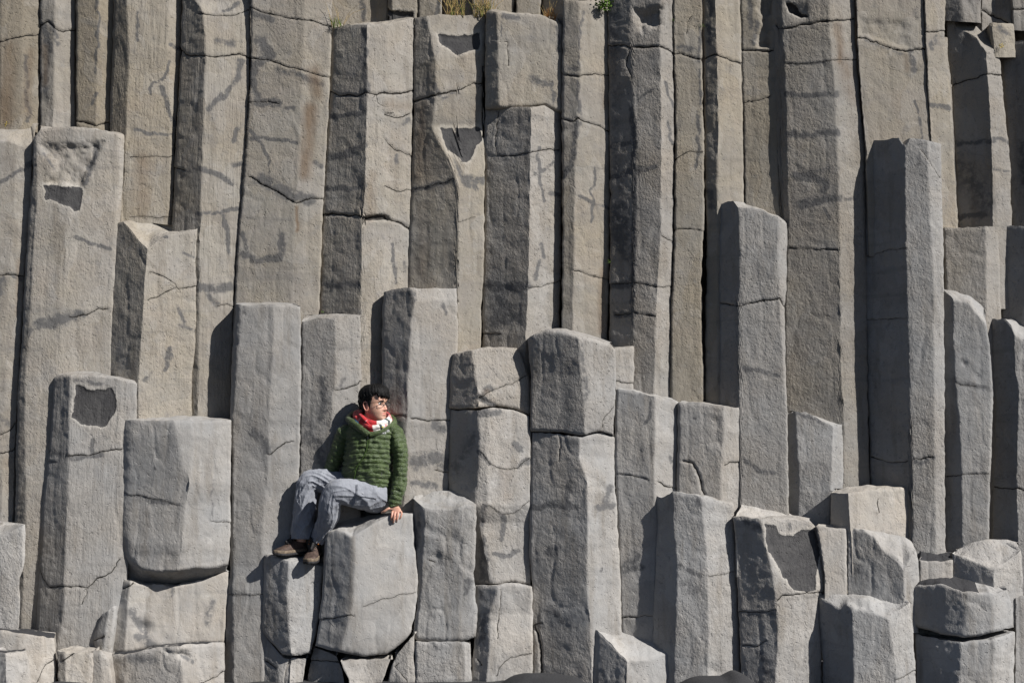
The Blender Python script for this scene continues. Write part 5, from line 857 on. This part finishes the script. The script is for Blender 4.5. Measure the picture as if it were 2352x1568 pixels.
# ---- boots
def boot(heel, toe, lean=0):
    hx = np.array(heel, float); tx = np.array(toe, float); Fd = tx-hx; L = np.linalg.norm(Fd); Fd /= L
    S_ = np.cross(Fd, [0, 0, 1]); S_ /= np.linalg.norm(S_); U_ = np.cross(S_, Fd)
    loc = lambda x, y, z: hx+np.multiply.outer(np.asarray(x), Fd)+np.multiply.outer(np.asarray(y), S_)+np.multiply.outer(np.asarray(z), U_)
    k = L/.30
    sx = np.array([0, .012, .04, .08, .12, .16, .20, .24, .27, .29, .30])*k; hw_ = [.018, .032, .038, .037, .038, .044, .050, .049, .040, .025, .008]; ht = [.06, .09, .108, .112, .104, .088, .074, .062, .054, .044, .030]
    X = np.linspace(0, .30*k, 44); W_ = np.interp(X, sx, hw_); H_ = np.interp(X, sx, ht); ph = np.linspace(0, 2*np.pi, 36, endpoint=False)
    cy, sz = np.cos(ph), np.sin(ph)
    yy_ = W_[:, None]*np.sign(cy)*np.abs(cy)**.75; z_ = .018+(H_[:, None]-.018)*(.5+.5*np.sign(sz)*np.abs(sz)**.8)
    yy_ = yy_*(1-.45*np.clip((z_-.05)/.07, 0, 1)); b = Bag(); Gb = loc(X[:, None]+0*ph, yy_, z_); Gb = Gb+.0018*fbm(Gb*40, 3, 3)[..., None]
    b.grid(Gb)
    b.grid(tube([loc(.055, 0, .07), loc(.052, 0, .11), loc(.050, 0, .15)], [(.040, .046), (.037, .044), (.040, .047)], 24, 30, up=tuple(Fd)))
    o = child(b, 'boot', LEATHER)
    s = Bag(); cols = []
    X2 = np.linspace(-.004, .306*k, 60); W2 = np.interp(X2, sx, hw_)+.006; W2[0] = W2[-1] = .008
    def out(zv, g): return np.concatenate([loc(X2, W2+g, np.full(60, zv)+.010*np.clip((X2/k-.22)/.08, 0, 1)**2), loc(X2[::-1], -(W2[::-1]+g), np.full(60, zv)+.010*np.clip((X2[::-1]/k-.22)/.08, 0, 1)**2)])
    s.grid(np.stack([out(.016, -.002), out(.020, 0), out(.036, 0), out(.040, -.004)])); so_ = s.make('midsole', SOLE, o)
    t = Bag(); lug = .003*(np.sin(np.arange(120)*1.25) > 0)
    g0 = np.stack([out(0, -.001), out(.004, .001), out(.019, .001)]); g0[0] += np.array([0, 0, 1.])*lug[:, None]; t.grid(g0); t.make('outsole', RUBBER, o)
    tc = Bag(); sel = X > .235*k; Gt_ = loc(X[sel][:, None]+.003+0*ph, yy_[sel]*1.03, .02+(z_[sel]-.018)*.62); tc.grid(Gt_); tc.make('toe_cap', simple('toe_leather', (.055, .045, .042), .6, .3, .2, 60), o)
    tg = Bag(); tg.grid(tube([loc(.175, 0, .085), loc(.13, 0, .105), loc(.10, 0, .128), loc(.092, 0, .158)], [(.024, .008), (.024, .012), (.026, .012), (.022, .008)], 26, 14, up=tuple(S_))); tg.make('tongue', RUBBER, o)
    la = Bag()
    for i, (x, z, wd) in enumerate(((.172, .094, .026), (.150, .104, .028), (.130, .115, .030), (.112, .128, .032), (.100, .145, .034))):
        la.grid(tube([loc(x, -wd, z-.010), loc(x-.008, 0, z+.008), loc(x, wd, z-.010)], [.0022]*3, 14, 6)); la.grid(tube([loc(x, -wd, z-.010), loc(x-.014, 0, z+.012), loc(x-.016, wd, z+.004)], [.0022]*3, 14, 6))
    la.grid(tube([loc(.098, 0, .150), loc(.110, .03, .150), loc(.115, .035, .125), loc(.100, .005, .148)], [.002]*4, 20, 6)); la.make('laces', BLACK, o)
    for x, z, wd in ((.112, .126, .036), (.100, .145, .038)):
        for sd in (-1, 1): ey = Bag(); ey.ell(loc(x, sd*wd, z-.008), (.0045,)*3, 8, 10); ey.make('eyelet', ORANGE, o)
    cu = Bag(); cu.grid(tube([loc(.052, 0, .140), loc(.050, 0, .158)], [(.042, .049), (.040, .046)], 8, 26, up=tuple(Fd))); cu.make('ankle_collar', RUBBER, o)
    return o
boot(pc(332, 1398, .40), pc(92, 1425, .20))
boot(pc(428, 1415, .39), pc(350, 1492, .135))
# ------------------------------------------------------------------ plants on the high ledge
GR_DRY = simple('dry_grass', (.40, .29, .12), .7, .2, .3, 30); GR_GRN = simple('green_grass', (.10, .15, .025), .6, .25, .3, 30); GR_OR = simple('orange_grass', (.36, .17, .05), .7, .2, .3, 30)
LEAFM = simple('fern_leaf', (.09, .16, .02), .55, .3, .3, 30); LICH = simple('yellow_lichen', (.55, .42, .06), .9, .1, .3, 80)
def tuft(label, u, v, Y, w_, h, n, mats, seed, lean=.3):
    r = random.Random(seed); base = unproj(u, v, Y); root = bpy.data.objects.new('grass_tuft', None); COL.objects.link(root); root.location = base; tag(root, label, 'grass tuft')
    for nm, mat, cnt, hh in mats:
        b = Bag()
        for _ in range(cnt):
            x = r.uniform(-w_, w_); a = r.gauss(0, lean); H = h*hh*r.uniform(.45, 1.05); y = r.uniform(-.03, .03); cl = r.uniform(-.3, .3)
            P = [np.array([x, y, -.015]), np.array([x+a*H*.35, y-.01, H*.5]), np.array([x+a*H*.9+cl*H*.2, y-.02-r.uniform(0, .03), H*(1-.25*abs(a))])]
            b.grid(tube(P, [.0018, .0015, .0005], 8, 4, up=(.1, 1, 0)))
        b.make(nm, mat, root)
tuft('small green grass tuft with tall pale stalks at the left end of the high ledge', 775, 60, .70, .045, .085, 0, [('green_blades', GR_GRN, 24, .9), ('dry_stalks', GR_DRY, 7, 2.4)], 1, .45)
tuft('tall dry straw coloured grass in the middle of the high ledge', 1046, 40, .76, .07, .25, 0, [('green_blades', GR_GRN, 16, .6), ('dry_stalks', GR_DRY, 42, 1.1)], 2, .38)
tuft('thick clump of dry and green grass right of the middle of the high ledge', 1112, 38, .76, .085, .21, 0, [('green_blades', GR_GRN, 40, .7), ('dry_stalks', GR_DRY, 60, 1.1)], 3, .4)
tuft('orange brown grass tuft at the right end of the high ledge', 1264, 54, .74, .04, .16, 0, [('orange_blades', GR_OR, 34, .8), ('dry_stalks', GR_DRY, 14, 1.1)], 4, .30)
def leafy(label, u, v, Y, R, n, mat, seed, name, sz=.012, cat='plant'):
    r = random.Random(seed); c = unproj(u, v, Y); V = []; F = []
    for _ in range(n):
        p = c+np.array([r.gauss(0, R*.55), r.gauss(0, R*.3), r.gauss(0, R*.55)]); a = np.array([r.uniform(-1, 1), r.uniform(-1, .3), r.uniform(-.6, 1)]); a /= np.linalg.norm(a); s = np.cross(a, [r.uniform(-1, 1), r.uniform(-1, 1), .3]); s /= np.linalg.norm(s)+1e-6
        L = sz*r.uniform(.6, 1.3); k = len(V); V += [p, p+a*L*.5+s*L*.32, p+a*L, p+a*L*.5-s*L*.32]; F.append((k, k+1, k+2, k+3))
    o = mk(name, np.array(V), F, mat, None, smooth=False); tag(o, label, cat); return o
leafy('green leafy plant hanging at the top corner of the slim column', 1388, 12, .62, .045, 230, LEAFM, 6, 'leafy_plant', .022)
leafy('speckle of bright green moss high in the joint right of the blackened column', 1547, 48, .54, .012, 30, LEAFM, 7, 'moss_patch', .007, 'moss')
leafy('tiny moss growing in the crack beside the slender pale faced column', 1612, 60, .53, .02, 40, LEAFM, 8, 'moss_patch', .007, 'moss')
leafy('speck of moss in the dark joint left of the blackened column near mid height', 1400, 600, .60, .014, 30, LEAFM, 9, 'moss_patch', .006, 'moss')
leafy('yellow green moss at the foot of the dark left side of the ledge column', 741, 716, .66, .010, 30, LEAFM, 12, 'moss_patch', .006, 'moss')
leafy('cluster of yellow lichen on the tan block near the top right corner', 2300, 105, .44, .02, 60, LICH, 10, 'lichen_patch', .008, 'lichen')
leafy('yellow lichen specks on the sloping cap at the left edge', 14, 286, .66, .014, 26, LICH, 11, 'lichen_patch', .007, 'lichen')
